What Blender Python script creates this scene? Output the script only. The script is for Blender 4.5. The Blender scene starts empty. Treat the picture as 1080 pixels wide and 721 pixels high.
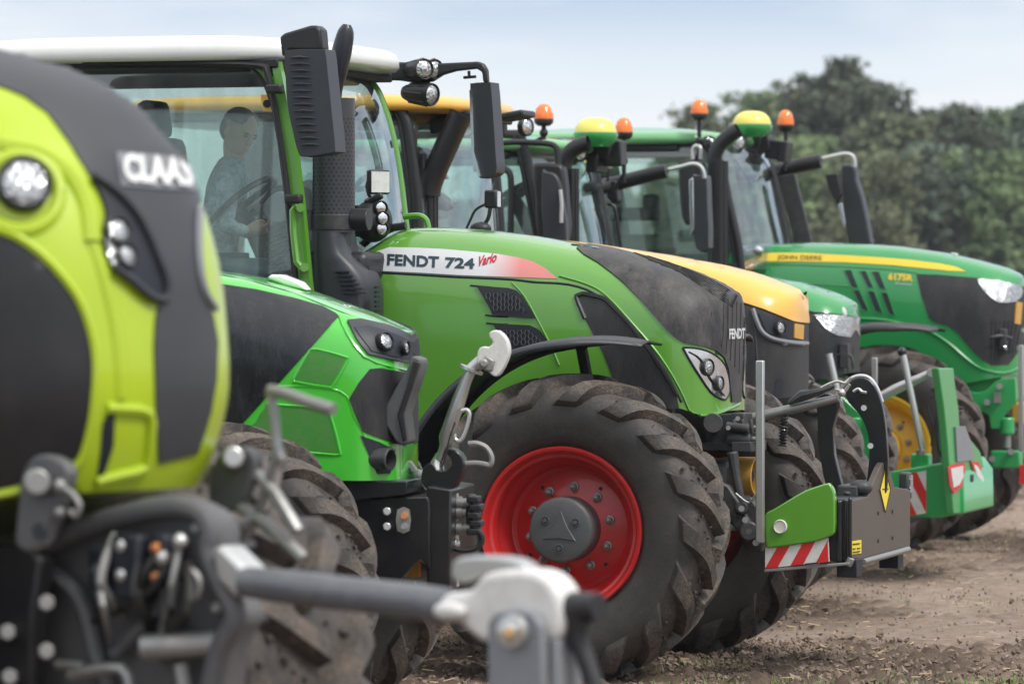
import bpy, math, random
import numpy as np
from mathutils import Vector, Matrix, noise
from mathutils.bvhtree import BVHTree
from mathutils.geometry import delaunay_2d_cdt
R = math.radians
random.seed(7)
SC = bpy.context.scene
COL = SC.collection

# ------------------------------------------------------------------ camera
F, U0, V0, HORIZON, CZ = 4900.0, 540.0, 360.5, 304.0, 1.9
PITCH = math.atan((V0 - HORIZON) / F)
cam_data = bpy.data.cameras.new('camera')
cam = bpy.data.objects.new('camera', cam_data)
COL.objects.link(cam)
cam.location = (0, 0, CZ)
cam.rotation_euler = (R(90) - PITCH, 0, 0)
cam_data.sensor_width = 36
cam_data.lens = F / 1080 * 36
cam_data.clip_start = 0.5
cam_data.clip_end = 3000
cam_data.dof.use_dof = True
cam_data.dof.focus_distance = 22.4
cam_data.dof.aperture_fstop = 4.1
cam_data.dof.aperture_blades = 9
SC.camera = cam

# ------------------------------------------------------------------ world, sun, exposure
SUN_EL, SUN_AZ = R(52), R(128)      # azimuth of the sun measured clockwise from +Y
w = bpy.data.worlds.new('World'); SC.world = w; w.use_nodes = True
nt = w.node_tree; nt.nodes.clear()
out = nt.nodes.new('ShaderNodeOutputWorld'); bg = nt.nodes.new('ShaderNodeBackground')
sky = nt.nodes.new('ShaderNodeTexSky'); sky.sky_type = 'NISHITA'; sky.sun_disc = False
sky.sun_elevation = SUN_EL; sky.sun_rotation = SUN_AZ; sky.dust_density = 2.0; sky.air_density = 1.0
tc = nt.nodes.new('ShaderNodeTexCoord')
mp = nt.nodes.new('ShaderNodeMapping'); mp.inputs['Scale'].default_value = (3.2, 3.2, 14.0)
nz = nt.nodes.new('ShaderNodeTexNoise'); nz.inputs['Scale'].default_value = 2.6; nz.inputs['Detail'].default_value = 7; nz.inputs['Roughness'].default_value = .55
rp = nt.nodes.new('ShaderNodeValToRGB')     # cloud cover: grey-blue between, pale where thick
rp.color_ramp.elements[0].position = .40; rp.color_ramp.elements[0].color = (0, 0, 0, 1)
rp.color_ramp.elements[1].position = .62; rp.color_ramp.elements[1].color = (1, 1, 1, 1)
sz = nt.nodes.new('ShaderNodeSeparateXYZ'); el = nt.nodes.new('ShaderNodeValToRGB')
e = el.color_ramp.elements; e[0].position = .0; e[0].color = (6.2, 6.4, 6.6, 1); e[1].position = .034; e[1].color = (6.3, 6.55, 6.8, 1)
for ps, cc in ((.049, (5.2, 5.75, 6.4, 1)), (.066, (3.0, 3.9, 5.3, 1)), (.25, (4.8, 5.4, 6.4, 1)), (.6, (9.5, 9.7, 10, 1)), (1., (11., 11., 11.2, 1))):
    q = el.color_ramp.elements.new(ps); q.color = cc
mc = nt.nodes.new('ShaderNodeMix'); mc.data_type = 'RGBA'; mc.inputs['B'].default_value = (6.4, 6.6, 6.9, 1)
fc = nt.nodes.new('ShaderNodeMath'); fc.operation = 'MULTIPLY'; fc.inputs[1].default_value = .7
mx = nt.nodes.new('ShaderNodeMix'); mx.data_type = 'RGBA'; mx.inputs['Factor'].default_value = .9
nt.links.new(tc.outputs['Generated'], mp.inputs['Vector']); nt.links.new(mp.outputs['Vector'], nz.inputs['Vector'])
nt.links.new(tc.outputs['Generated'], sz.inputs[0]); nt.links.new(sz.outputs['Z'], el.inputs['Fac'])
nt.links.new(nz.outputs['Fac'], rp.inputs['Fac']); nt.links.new(rp.outputs['Color'], fc.inputs[0]); nt.links.new(fc.outputs[0], mc.inputs['Factor'])
nt.links.new(el.outputs['Color'], mc.inputs['A'])
nt.links.new(sky.outputs['Color'], mx.inputs['A']); nt.links.new(mc.outputs['Result'], mx.inputs['B'])
nt.links.new(mx.outputs['Result'], bg.inputs['Color']); bg.inputs['Strength'].default_value = .10
nt.links.new(bg.outputs['Background'], out.inputs['Surface'])
sd = bpy.data.lights.new('sun', 'SUN'); sun = bpy.data.objects.new('sun', sd); COL.objects.link(sun)
sd.energy = 1.5; sd.angle = R(11); sd.color = (1, .965, .91)
sdir = Vector((math.sin(SUN_AZ) * math.cos(SUN_EL), math.cos(SUN_AZ) * math.cos(SUN_EL), math.sin(SUN_EL)))
sun.rotation_euler = sdir.to_track_quat('Z', 'Y').to_euler()
sun.location = (0, 0, 30)
SC.view_settings.view_transform = 'Standard'; SC.view_settings.look = 'None'
SC.view_settings.exposure = 0.68; SC.view_settings.gamma = 1
SC.view_settings.use_curve_mapping = False
SC.cycles.max_bounces = 8; SC.cycles.transparent_max_bounces = 16
SC.cycles.caustics_reflective = False; SC.cycles.caustics_refractive = False

# ------------------------------------------------------------------ materials
def nodemat(name):
    m = bpy.data.materials.new(name); m.use_nodes = True
    n = m.node_tree.nodes; b = n['Principled BSDF']
    return m, m.node_tree, n, b
def noise_fac(t, scale, lo, hi, detail=5, rough=.6, stretch=(1, 1, 1)):
    tc = t.nodes.new('ShaderNodeTexCoord'); mp = t.nodes.new('ShaderNodeMapping'); mp.inputs['Scale'].default_value = stretch
    nz = t.nodes.new('ShaderNodeTexNoise'); nz.inputs['Scale'].default_value = scale; nz.inputs['Detail'].default_value = detail
    nz.inputs['Roughness'].default_value = rough
    mr = t.nodes.new('ShaderNodeMapRange'); mr.inputs['From Min'].default_value = lo; mr.inputs['From Max'].default_value = hi
    t.links.new(tc.outputs['Object'], mp.inputs['Vector']); t.links.new(mp.outputs['Vector'], nz.inputs['Vector'])
    t.links.new(nz.outputs['Fac'], mr.inputs['Value'])
    return mr.outputs['Result']
def mixc(t, fac, a, b):
    mx = t.nodes.new('ShaderNodeMix'); mx.data_type = 'RGBA'
    if fac is not None: t.links.new(fac, mx.inputs['Factor'])
    for k, v in (('A', a), ('B', b)):
        if isinstance(v, tuple): mx.inputs[k].default_value = (*v, 1) if len(v) == 3 else v
        else: t.links.new(v, mx.inputs[k])
    return mx.outputs['Result']
def scaled(t, fac, k):
    m = t.nodes.new('ShaderNodeMath'); m.operation = 'MULTIPLY'; m.inputs[1].default_value = k
    t.links.new(fac, m.inputs[0]); return m.outputs[0]
def bump(t, b, h, strength, dist=.004):
    bp = t.nodes.new('ShaderNodeBump'); bp.inputs['Strength'].default_value = strength; bp.inputs['Distance'].default_value = dist
    t.links.new(h, bp.inputs['Height']); t.links.new(bp.outputs['Normal'], b.inputs['Normal'])
DUST = (.20, .17, .13)
def surf(name, col, rough=.4, metal=0., coat=0., dust_shade=.25, dscale=7, spec=.5, streak=False, bmp=0., bscale=60, dust_shade_col=DUST):
    m, t, n, b = nodemat(name)
    b.inputs['Roughness'].default_value = rough; b.inputs['Metallic'].default_value = metal
    b.inputs['Coat Weight'].default_value = coat; b.inputs['Coat Roughness'].default_value = .06
    b.inputs['Specular IOR Level'].default_value = spec
    if dust_shade > 0:
        f1 = noise_fac(t, dscale, .42, .78, 8, .68, (1, 1, .45) if streak else (1, 1, 1))
        f2 = noise_fac(t, dscale * 9, .45, .75, 4, .6, (1.6, 1.6, .25) if streak else (1, 1, 1))
        ad = t.nodes.new('ShaderNodeMath'); ad.operation = 'ADD'
        t.links.new(scaled(t, f1, dust_shade), ad.inputs[0]); t.links.new(scaled(t, f2, dust_shade * .5), ad.inputs[1])
        t.links.new(mixc(t, ad.outputs[0], col, dust_shade_col), b.inputs['Base Color'])
        r = t.nodes.new('ShaderNodeMapRange'); r.inputs['To Min'].default_value = rough; r.inputs['To Max'].default_value = min(1, rough + .45)
        t.links.new(ad.outputs[0], r.inputs['Value']); t.links.new(r.outputs['Result'], b.inputs['Roughness'])
        if metal: 
            r2 = t.nodes.new('ShaderNodeMapRange'); r2.inputs['To Min'].default_value = metal; r2.inputs['To Max'].default_value = 0
            t.links.new(ad.outputs[0], r2.inputs['Value']); t.links.new(r2.outputs['Result'], b.inputs['Metallic'])
    else: b.inputs['Base Color'].default_value = (*col, 1)
    if bmp > 0:
        bump(t, b, noise_fac(t, bscale, 0, 1, 3), bmp, .003)
    return m
M = {}
M['fgreen'] = surf('grass_green_paint', (.108, .33, .030), .22, coat=.9, dust_shade=.10, streak=True)
M['dgreen'] = surf('vivid_green_paint', (.060, .52, .035), .22, coat=1., dust_shade=.05, streak=True)
M['dmesh'] = surf('green_mesh', (.035, .22, .02), .5, dust_shade=.25, dscale=20)
M['jgreen'] = surf('deep_green_paint', (.014, .27, .062), .24, coat=.7, dust_shade=.08, streak=True)
M['jgreen2'] = surf('bright_green_frame_paint', (.025, .36, .095), .32, coat=.5, dust_shade=.10)
M['lime'] = surf('lime_paint', (.42, .56, .012), .3, coat=.5, dust_shade=.05)
M['yellow'] = surf('yellow_paint', (.80, .56, .02), .35, coat=.3, dust_shade=.08)
M['orange'] = surf('orange_yellow_paint', (.86, .47, .075), .3, coat=.4, dust_shade=.06)
M['cream'] = surf('cream_panel', (.80, .76, .66), .35, coat=.3, dust_shade=.06)
M['white'] = surf('white_paint', (.80, .80, .77), .3, coat=.4, dust_shade=.08)
M['red'] = surf('red_wheel_paint', (.52, .010, .012), .36, coat=.3, dust_shade=.30, dscale=13, dust_shade_col=(.20, .06, .04))
M['rimyel'] = surf('yellow_wheel_paint', (.80, .50, .02), .4, dust_shade=.15)
M['rimgrey'] = surf('grey_wheel_paint', (.4, .4, .38), .4, dust_shade=.2)
M['black'] = surf('black_plastic', (.010, .010, .012), .42, dust_shade=.05, bmp=.15, bscale=220)
M['blackdirty'] = surf('dusty_black_panel', (.014, .014, .016), .44, coat=.0, dust_shade=.65, dscale=10, bmp=.35, bscale=60, streak=True, dust_shade_col=(.15, .135, .12))
M['dblack'] = surf('wet_black_panel', (.007, .008, .010), .16, coat=.3, dust_shade=.20, dscale=9, streak=True, dust_shade_col=(.12, .12, .12))
M['mesh'] = surf('fine_black_mesh', (.010, .010, .012), .5, dust_shade=.30, dscale=8, streak=True, bmp=.5, bscale=420, dust_shade_col=(.12, .11, .10))
M['greyblk'] = surf('dark_grey_casting', (.030, .032, .037), .45, dust_shade=.25, dscale=12, bmp=.2, bscale=90)
M['grey'] = surf('slate_grey_plastic', (.028, .031, .038), .42, dust_shade=.06, bmp=.1, bscale=200)
M['hub'] = surf('grey_hub_paint', (.075, .08, .085), .42, dust_shade=.2)
M['midgrey'] = surf('mid_grey_paint', (.22, .23, .25), .45, dust_shade=.15)
M['dark'] = surf('interior_dark', (.012, .013, .015), .6, dust_shade=0)
M['seat'] = surf('seat_cloth', (.05, .055, .06), .85, dust_shade=0)
M['arm2'] = surf('scuffed_grey_tube', (.13, .135, .15), .38, metal=.3, dust_shade=.4, dscale=16, dust_shade_col=(.25, .25, .25))
M['castgrey'] = surf('mid_grey_casting', (.105, .108, .115), .48, dust_shade=.3, dscale=14, bmp=.2, bscale=70)
M['charcoal'] = surf('charcoal_panel', (.042, .044, .050), .5, dust_shade=.05)
M['guard'] = surf('perforated_guard', (.038, .040, .046), .35, dust_shade=.08)
M['olive'] = surf('interior_olive', (.12, .15, .11), .7, dust_shade=0)
M['steel'] = surf('galvanised_steel', (.52, .53, .52), .34, metal=.85, dust_shade=.18, dscale=14, dust_shade_col=(.28, .24, .18))
M['rod'] = surf('bright_steel', (.62, .62, .60), .3, metal=.8, dust_shade=.12)
M['zinc'] = surf('dull_steel', (.33, .33, .32), .45, metal=.7, dust_shade=.3, dscale=14)
M['brown'] = surf('brown_grey_plate', (.10, .078, .066), .38, metal=.2, dust_shade=.18, dscale=5)
M['arm'] = surf('black_painted_steel', (.008, .008, .010), .32, coat=.2, dust_shade=.05)
M['wpaint'] = surf('worn_white_paint', (.72, .71, .68), .4, dust_shade=.3, dscale=18)
M['red2'] = surf('red_reflective', (.62, .02, .02), .4, dust_shade=.12)
M['amber'] = surf('amber_plastic', (.90, .20, .02), .25, coat=.6, dust_shade=0)
M['stickery'] = surf('yellow_sticker', (.85, .68, .03), .5, dust_shade=.05)
M['ink'] = surf('black_ink', (.01, .012, .02), .5, dust_shade=0)
M['inkblue'] = surf('dark_blue_ink', (.02, .045, .06), .4, dust_shade=0)
M['inkred'] = surf('red_ink', (.5, .01, .02), .4, dust_shade=0)
M['inkgrey'] = surf('silver_ink', (.62, .63, .64), .35, dust_shade=0)
M['gold'] = surf('gold_pipe', (.62, .33, .05), .42, dust_shade=.25, dscale=10)
M['copper'] = surf('copper_fitting', (.70, .28, .10), .35, metal=.6, dust_shade=.1)
M['lightgreen'] = surf('pale_green_roof', (.16, .42, .17), .32, coat=.5, dust_shade=.05)
M['jyellow'] = surf('pale_yellow_dome', (.84, .70, .13), .35, coat=.4, dust_shade=.03)
M['skin'] = surf('skin', (.60, .36, .27), .5, dust_shade=0)
M['hair'] = surf('hair', (.06, .045, .035), .7, dust_shade=0)
M['shirt'] = surf('faded_blue_shirt', (.40, .50, .57), .85, dust_shade=.95, dscale=20, bmp=1., bscale=16, dust_shade_col=(.08, .12, .15))  # dark noise patches paint in the shade of cloth folds
M['jeans'] = surf('dark_jeans', (.07, .10, .12), .85, dust_shade=0)
M['chrome'] = surf('chrome', (.75, .76, .78), .12, metal=1., dust_shade=.1, dscale=18)

def lens_mat(name, col=(.75, .77, .78), scale=90):
    m, t, n, b = nodemat(name)
    b.inputs['Roughness'].default_value = .12; b.inputs['Metallic'].default_value = .75
    v = t.nodes.new('ShaderNodeTexVoronoi'); v.inputs['Scale'].default_value = scale
    tc = t.nodes.new('ShaderNodeTexCoord'); t.links.new(tc.outputs['Object'], v.inputs['Vector'])
    t.links.new(mixc(t, v.outputs['Color'], tuple(c * .35 for c in col), col), b.inputs['Base Color'])
    b.inputs['Coat Weight'].default_value = 1
    bump(t, b, v.outputs['Distance'], .5, .01)
    return m
M['lens'] = lens_mat('clear_lamp_lens')
M['ledlens'] = lens_mat('work_lamp_lens', (.85, .86, .86), 60)
M['ledflat'] = surf('led_lamp_cover', (.70, .71, .68), .25, coat=1., dust_shade=.5, dscale=30, dust_shade_col=(.35, .36, .34))

def glass_mat(name, tint=(.80, .90, .88), refl=.13, film=.10):
    m = bpy.data.materials.new(name); m.use_nodes = True; t = m.node_tree; t.nodes.clear()
    o = t.nodes.new('ShaderNodeOutputMaterial'); tr = t.nodes.new('ShaderNodeBsdfTransparent'); tr.inputs['Color'].default_value = (*tint, 1)
    gl = t.nodes.new('ShaderNodeBsdfGlossy'); gl.inputs['Roughness'].default_value = .015; gl.inputs['Color'].default_value = (.95, 1, 1, 1)
    df = t.nodes.new('ShaderNodeBsdfDiffuse'); df.inputs['Color'].default_value = (.55, .58, .57, 1)
    lw = t.nodes.new('ShaderNodeLayerWeight'); lw.inputs['Blend'].default_value = .25
    a = t.nodes.new('ShaderNodeMath'); a.operation = 'ADD'; a.inputs[1].default_value = refl; a.use_clamp = True
    t.links.new(lw.outputs['Fresnel'], a.inputs[0])
    m1 = t.nodes.new('ShaderNodeMixShader'); m2 = t.nodes.new('ShaderNodeMixShader')
    fd = noise_fac(t, 5, .4, .75, 6, .6, (1.5, 1.5, .4)); t.links.new(scaled(t, fd, film * 2), m1.inputs[0])
    t.links.new(tr.outputs[0], m1.inputs[1]); t.links.new(df.outputs[0], m1.inputs[2])
    t.links.new(a.outputs[0], m2.inputs[0]); t.links.new(m1.outputs[0], m2.inputs[1]); t.links.new(gl.outputs[0], m2.inputs[2])
    t.links.new(m2.outputs[0], o.inputs['Surface'])
    return m
M['glass'] = glass_mat('cab_glass')
M['glass2'] = glass_mat('cab_glass_teal', (.78, .90, .86), .12, .08)

def rubber_mat(name, mud=1.0):
    m, t, n, b = nodemat(name)
    tc = t.nodes.new('ShaderNodeTexCoord'); sx = t.nodes.new('ShaderNodeSeparateXYZ'); t.links.new(tc.outputs['Object'], sx.inputs[0])
    cx = t.nodes.new('ShaderNodeCombineXYZ'); t.links.new(sx.outputs['X'], cx.inputs[0]); t.links.new(sx.outputs['Z'], cx.inputs[2])
    ln = t.nodes.new('ShaderNodeVectorMath'); ln.operation = 'LENGTH'; t.links.new(cx.outputs[0], ln.inputs[0])
    rad = t.nodes.new('ShaderNodeMapRange'); rad.inputs['From Min'].default_value = .60; rad.inputs['From Max'].default_value = .735
    rad.inputs['To Min'].default_value = .12; rad.inputs['To Max'].default_value = .95
    t.links.new(ln.outputs['Value'], rad.inputs['Value'])
    nz = noise_fac(t, 9, .38, .66, 9, .7); fine = noise_fac(t, 70, .35, .75, 4)
    mu = t.nodes.new('ShaderNodeMath'); mu.operation = 'MULTIPLY'; t.links.new(rad.outputs['Result'], mu.inputs[0]); t.links.new(nz, mu.inputs[1])
    base = mixc(t, scaled(t, fine, .5), (.024, .023, .023), (.040, .038, .036))
    base = mixc(t, scaled(t, noise_fac(t, 3, .4, .7, 4), .45), base, (.085, .072, .06))
    mudc = mixc(t, fine, (.10, .075, .058), (.30, .23, .18))
    t.links.new(mixc(t, scaled(t, mu.outputs[0], .88 * mud), base, mudc), b.inputs['Base Color'])
    b.inputs['Roughness'].default_value = .62
    ad = t.nodes.new('ShaderNodeMath'); ad.operation = 'MULTIPLY'; t.links.new(mu.outputs[0], ad.inputs[0]); t.links.new(fine, ad.inputs[1])
    bump(t, b, ad.outputs[0], .7, .010)
    return m
M['rubber'] = rubber_mat('muddy_tyre_rubber')
M['hose'] = surf('black_hose', (.012, .012, .012), .45, dust_shade=.1)

# ------------------------------------------------------------------ meshes
class MB:
    def __init__(s): s.v = []; s.f = []; s.m = []
    def add(s, vs, fs, mi=0):
        o = len(s.v); s.v += [tuple(p) for p in vs]
        s.f += [tuple(i + o for i in f) for f in fs]; s.m += [mi] * len(fs); return s
    def box(s, c, d, rot=None, mi=0):
        c = Vector(c); vs = []
        for x in (-.5, .5):
            for y in (-.5, .5):
                for z in (-.5, .5):
                    p = Vector((x * d[0], y * d[1], z * d[2]))
                    if rot is not None: p = rot @ p
                    vs.append(c + p)
        return s.add(vs, [(0, 1, 3, 2), (4, 6, 7, 5), (0, 4, 5, 1), (2, 3, 7, 6), (0, 2, 6, 4), (1, 5, 7, 3)], mi)
    def prism(s, pts, vec, mi=0, top=1.0):
        n = len(pts); vec = Vector(vec); pts = [Vector(p) for p in pts]
        c = sum(pts, Vector()) / n
        q = [c + (p - c) * top + vec for p in pts]
        return s.add(pts + q, [tuple(range(n - 1, -1, -1)), tuple(range(n, 2 * n))] + [(i, (i + 1) % n, n + (i + 1) % n, n + i) for i in range(n)], mi)
    def tube(s, pts, r, n=12, mi=0, cap=True, closed=False):
        pts = [Vector(p) for p in pts]; k = len(pts); rs = r if isinstance(r, (list, tuple)) else [r] * k
        vs = []; up = None
        for i, p in enumerate(pts):
            a = pts[i - 1] if (i > 0 or closed) else p; b = pts[(i + 1) % k] if (i < k - 1 or closed) else p
            d = (b - a).normalized()
            if up is None: up = d.orthogonal().normalized()
            up = (up - d * up.dot(d))
            up = up.normalized() if up.length > 1e-6 else d.orthogonal().normalized()
            q = d.cross(up)
            for j in range(n):
                t = 2 * math.pi * j / n
                vs.append(p + (up * math.cos(t) + q * math.sin(t)) * rs[i])
        fs = []
        for i in range(k if closed else k - 1):
            i2 = (i + 1) % k
            for j in range(n): fs.append((i * n + j, i * n + (j + 1) % n, i2 * n + (j + 1) % n, i2 * n + j))
        if cap and not closed: fs += [tuple(range(n - 1, -1, -1)), tuple(range((k - 1) * n, k * n))]
        return s.add(vs, fs, mi)
    def lathe(s, prof, org, axis, n=48, mi=0, a0=0., a1=2 * math.pi, closed=False, squash=None):
        """prof: (radius, height along axis)"""
        axis = Vector(axis).normalized(); u = axis.orthogonal().normalized(); w_ = axis.cross(u); org = Vector(org)
        full = abs(a1 - a0 - 2 * math.pi) < 1e-4; vs = []; cols = n if full else n + 1
        for (r, h) in prof:
            for j in range(cols):
                t = a0 + (a1 - a0) * j / n
                vs.append(org + axis * h + (u * math.cos(t) + w_ * math.sin(t)) * r)
        fs = []; k = len(prof)
        for i in range(k if closed else k - 1):
            i2 = (i + 1) % k
            for j in range(n): 
                j2 = (j + 1) % cols
                fs.append((i * cols + j, i2 * cols + j, i2 * cols + j2, i * cols + j2))
        return s.add(vs, fs, mi)
    def cyl(s, a, b, r, n=20, mi=0, r2=None):
        a = Vector(a); b = Vector(b); return s.tube([a, b], [r, r if r2 is None else r2], n, mi)
    def ball(s, c, r, nu=20, nv=12, mi=0, rot=None, lo=0., hi=1.):
        c = Vector(c); r = (r, r, r) if not isinstance(r, (tuple, list)) else r; vs = []
        for i in range(nv + 1):
            t = math.pi * (lo + (hi - lo) * i / nv)
            for j in range(nu):
                a = 2 * math.pi * j / nu
                p = Vector((r[0] * math.sin(t) * math.cos(a), r[1] * math.sin(t) * math.sin(a), r[2] * math.cos(t)))
                if rot is not None: p = rot @ p
                vs.append(c + p)
        fs = [(i * nu + j, (i + 1) * nu + j, (i + 1) * nu + (j + 1) % nu, i * nu + (j + 1) % nu) for i in range(nv) for j in range(nu)]
        return s.add(vs, fs, mi)
    def grid(s, rows, mi=0, close=False):
        n = len(rows[0]); vs = [p for r in rows for p in r]; k = len(rows)
        fs = [(i * n + j, i * n + (j + 1) % n, (i + 1) * n + (j + 1) % n, (i + 1) * n + j) for i in range(k - 1) for j in range(n if close else n - 1)]
        return s.add(vs, fs, mi)

def sm(pts, k=4, closed=True):
    """Catmull-Rom smoothing of a list of tuples"""
    n = len(pts); P = [Vector(p) if len(p) == 3 else Vector((p[0], p[1], 0)) for p in pts]; out_ = []
    rng = range(n) if closed else range(n - 1)
    for i in rng:
        p0 = P[i - 1] if (closed or i > 0) else P[i]; p1 = P[i]; p2 = P[(i + 1) % n]
        p3 = P[(i + 2) % n] if (closed or i + 2 < n) else P[n - 1]
        for j in range(k):
            t = j / k
            q = .5 * ((2 * p1) + (-p0 + p2) * t + (2 * p0 - 5 * p1 + 4 * p2 - p3) * t * t + (-p0 + 3 * p1 - 3 * p2 + p3) * t ** 3)
            out_.append(tuple(q) if len(pts[0]) == 3 else (q.x, q.y))
    if not closed: out_.append(tuple(pts[-1]))
    return out_

def obj(name, mb, mat, parent=None, bevel=0, smooth=35, seg=2):
    me = bpy.data.meshes.new(name); me.from_pydata(mb.v, [], mb.f); 
    mats = mat if isinstance(mat, (list, tuple)) else [mat]
    for m in mats: me.materials.append(m)
    if len(mats) > 1: me.polygons.foreach_set('material_index', mb.m)
    me.validate(); me.update()
    if smooth:
        me.shade_smooth(); me.set_sharp_from_angle(angle=R(smooth))
    o = bpy.data.objects.new(name, me); COL.objects.link(o)
    if parent is not None: o.parent = parent
    if bevel:
        bv = o.modifiers.new('bevel', 'BEVEL'); bv.width = bevel; bv.segments = seg; bv.limit_method = 'ANGLE'; bv.angle_limit = R(38)
        bv.harden_normals = False
    return o
def tag(o, label=None, cat=None, group=None, kind=None):
    for k, v in (('label', label), ('category', cat), ('group', group), ('kind', kind)):
        if v: o[k] = v
    return o
def empty(name, loc=(0, 0, 0), rz=0, parent=None):
    o = bpy.data.objects.new(name, None); COL.objects.link(o); o.location = loc; o.rotation_euler = (0, 0, rz)
    o.empty_display_size = .3
    if parent is not None: o.parent = parent
    return o
def copy_tree(o, parent=None):
    c = o.copy(); COL.objects.link(c)
    if parent is not None: c.parent = parent
    for ch in o.children: copy_tree(ch, c)
    return c

# ------------------------------------------------------------------ local frames (a machine's own axes: x ahead, y to its left, z up)
FW = Vector((0, math.cos(PITCH), -math.sin(PITCH))); UPV = Vector((0, math.sin(PITCH), math.cos(PITCH))); RT = Vector((1, 0, 0))
def ray(u, v): return (RT * ((u - U0) / F) - UPV * ((v - V0) / F) + FW)
class Fr:
    def __init__(s, u, depth, yaw, x=0., y=0.):
        a = R(yaw); s.h = Vector((math.cos(a), -math.sin(a), 0)); s.l = Vector((math.sin(a), math.cos(a), 0)); s.yaw = -a
        s.o = Vector(((u - U0) / F * depth, depth, 0)) - s.h * x - s.l * y
        s.M = Matrix.Translation(s.o) @ Matrix.Rotation(-a, 4, 'Z'); s.I = s.M.inverted()
        s.c = s.I @ Vector((0, 0, CZ))
    def dir(s, u, v): return (s.I.to_3x3() @ ray(u, v))
    def at(s, u, v, y=0.):
        d = s.dir(u, v); t = (y - s.c.y) / d.y; return s.c + d * t
    def atx(s, u, v, x):
        d = s.dir(u, v); t = (x - s.c.x) / d.x; return s.c + d * t
    def poly(s, pts, y=0.): return [s.at(u, v, y) for u, v in pts]
    def px(s, p):
        q = s.M @ Vector(p) - Vector((0, 0, CZ)); d = q.dot(FW); return U0 + F * q.x / d, V0 - F * q.dot(UPV) / d
    def cast(s, bvh, u, v, yfall=-.4):
        d = s.dir(u, v).normalized(); loc, nor, i, dist = bvh.ray_cast(s.c, d)
        if loc is None:
            t = (yfall - s.c.y) / d.y; loc, nor, i, dist = bvh.find_nearest(s.c + d * t)
        if nor.dot(d) > 0 and abs(nor.dot(d)) > .02: nor = -nor
        return loc, nor
    def plate(s, name, pts, y0, th, mat, parent, bevel=.006, round_=0, **k):
        if round_: pts = sm(pts, round_)
        mb = MB().prism(s.poly(pts, y0), (0, th, 0)); return obj(name, mb, mat, parent, bevel, **k)

def resample(poly, step):
    out_ = []
    n = len(poly)
    for i in range(n):
        a = Vector(poly[i]); b = Vector(poly[(i + 1) % n]); L = (b - a).length; k = max(1, round(L / step))
        for j in range(k): out_.append(a + (b - a) * (j / k))
    return out_
def inside(p, poly):
    c = False; n = len(poly); x, y = p[0], p[1]
    for i in range(n):
        x1, y1 = poly[i][0], poly[i][1]; x2, y2 = poly[i - 1][0], poly[i - 1][1]
        if (y1 > y) != (y2 > y) and x < (x2 - x1) * (y - y1) / (y2 - y1) + x1: c = not c
    return c
def tri2d(poly, step):
    b = resample(poly, step); xs = [p[0] for p in b]; ys = [p[1] for p in b]; pts = list(b); n = len(b)
    y = min(ys) + step * .5
    while y < max(ys):
        x = min(xs) + step * .5
        while x < max(xs):
            if inside((x, y), b) and min((Vector((x, y)) - Vector((q[0], q[1]))).length for q in b) > step * .45: pts.append(Vector((x, y)))
            x += step
        y += step
    v, e, f, *_ = delaunay_2d_cdt([Vector((p[0], p[1])) for p in pts], [(i, (i + 1) % n) for i in range(n)], [], 1, 1e-5)
    f = [t for t in f if inside((sum((v[i] for i in t), Vector((0, 0))) / 3), b)]
    return [tuple(p) for p in v], f
def wrap_hits(fr, bvh, v, wo=.002):
    R3 = fr.I.to_3x3(); res = [None] * len(v); ok = []
    def shot(u, w_):
        d = (R3 @ ray(u, w_)).normalized(); l, n, i, t = bvh.ray_cast(fr.c, d)
        if l is None: return None
        return (l, -n if n.dot(d) > 0 else n)
    for i, p in enumerate(v):
        res[i] = shot(*p)
        if res[i]: ok.append(i)
    if not ok: return [fr.cast(bvh, *p) for p in v]
    A = np.array([v[i] for i in ok])
    for i, p in enumerate(v):
        if res[i]: continue
        q = A[np.argmin(((A - np.array(p)) ** 2).sum(1))]; lo, hi = 0., 1.   # lo hits, hi misses
        for _ in range(14):
            m_ = (lo + hi) / 2
            if shot(q[0] + (p[0] - q[0]) * m_, q[1] + (p[1] - q[1]) * m_): lo = m_
            else: hi = m_
        e = (q[0] + (p[0] - q[0]) * lo, q[1] + (p[1] - q[1]) * lo); l, n = shot(*e); d = (R3 @ ray(*e)).normalized()
        dist = math.hypot(p[0] - e[0], p[1] - e[1]); l2, n2, _i, _t = bvh.find_nearest(l + d * min(.3, .015 + .012 * dist))
        if n2.dot(n) < 0: n2 = -n2
        res[i] = (l2 + n2 * wo * min(1, dist / 4), n2)
    return res
def panel(fr, bvh, name, poly, mat, parent, off=.005, depth=.012, step=6, mirror=False, smooth=50, mboff=-.002, k=0, wo=.002):
    """a thin shaped panel lying on a curved body"""
    if k: poly = sm(poly, k)
    v, f = tri2d(poly, step); 
    hits = wrap_hits(fr, bvh, v, wo)
    cnt = {}
    for t in f:
        for i in range(3):
            e = (t[i], t[(i + 1) % 3]); key = (min(e), max(e)); cnt.setdefault(key, []).append(e)
    def build(sgn, off):
        S = Vector((1, sgn, 1)); mb = MB()
        top = [Vector((h[0] + h[1] * off)) * S if False else Vector(((h[0] + h[1] * off).x, (h[0] + h[1] * off).y * sgn, (h[0] + h[1] * off).z)) for h in hits]
        bot = [Vector(((h[0] - h[1] * depth).x, (h[0] - h[1] * depth).y * sgn, (h[0] - h[1] * depth).z)) for h in hits]
        N = len(v); fs = [t if sgn > 0 else t[::-1] for t in f]
        for key, es in cnt.items():
            if len(es) == 1: a, b = es[0]; fs.append((a, b, N + b, N + a))
        mb.add(top + bot, fs)
        return obj(name, mb, mat, parent, smooth=smooth)
    o = build(1, off)
    if mirror: build(-1, off + mboff)
    return o
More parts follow.
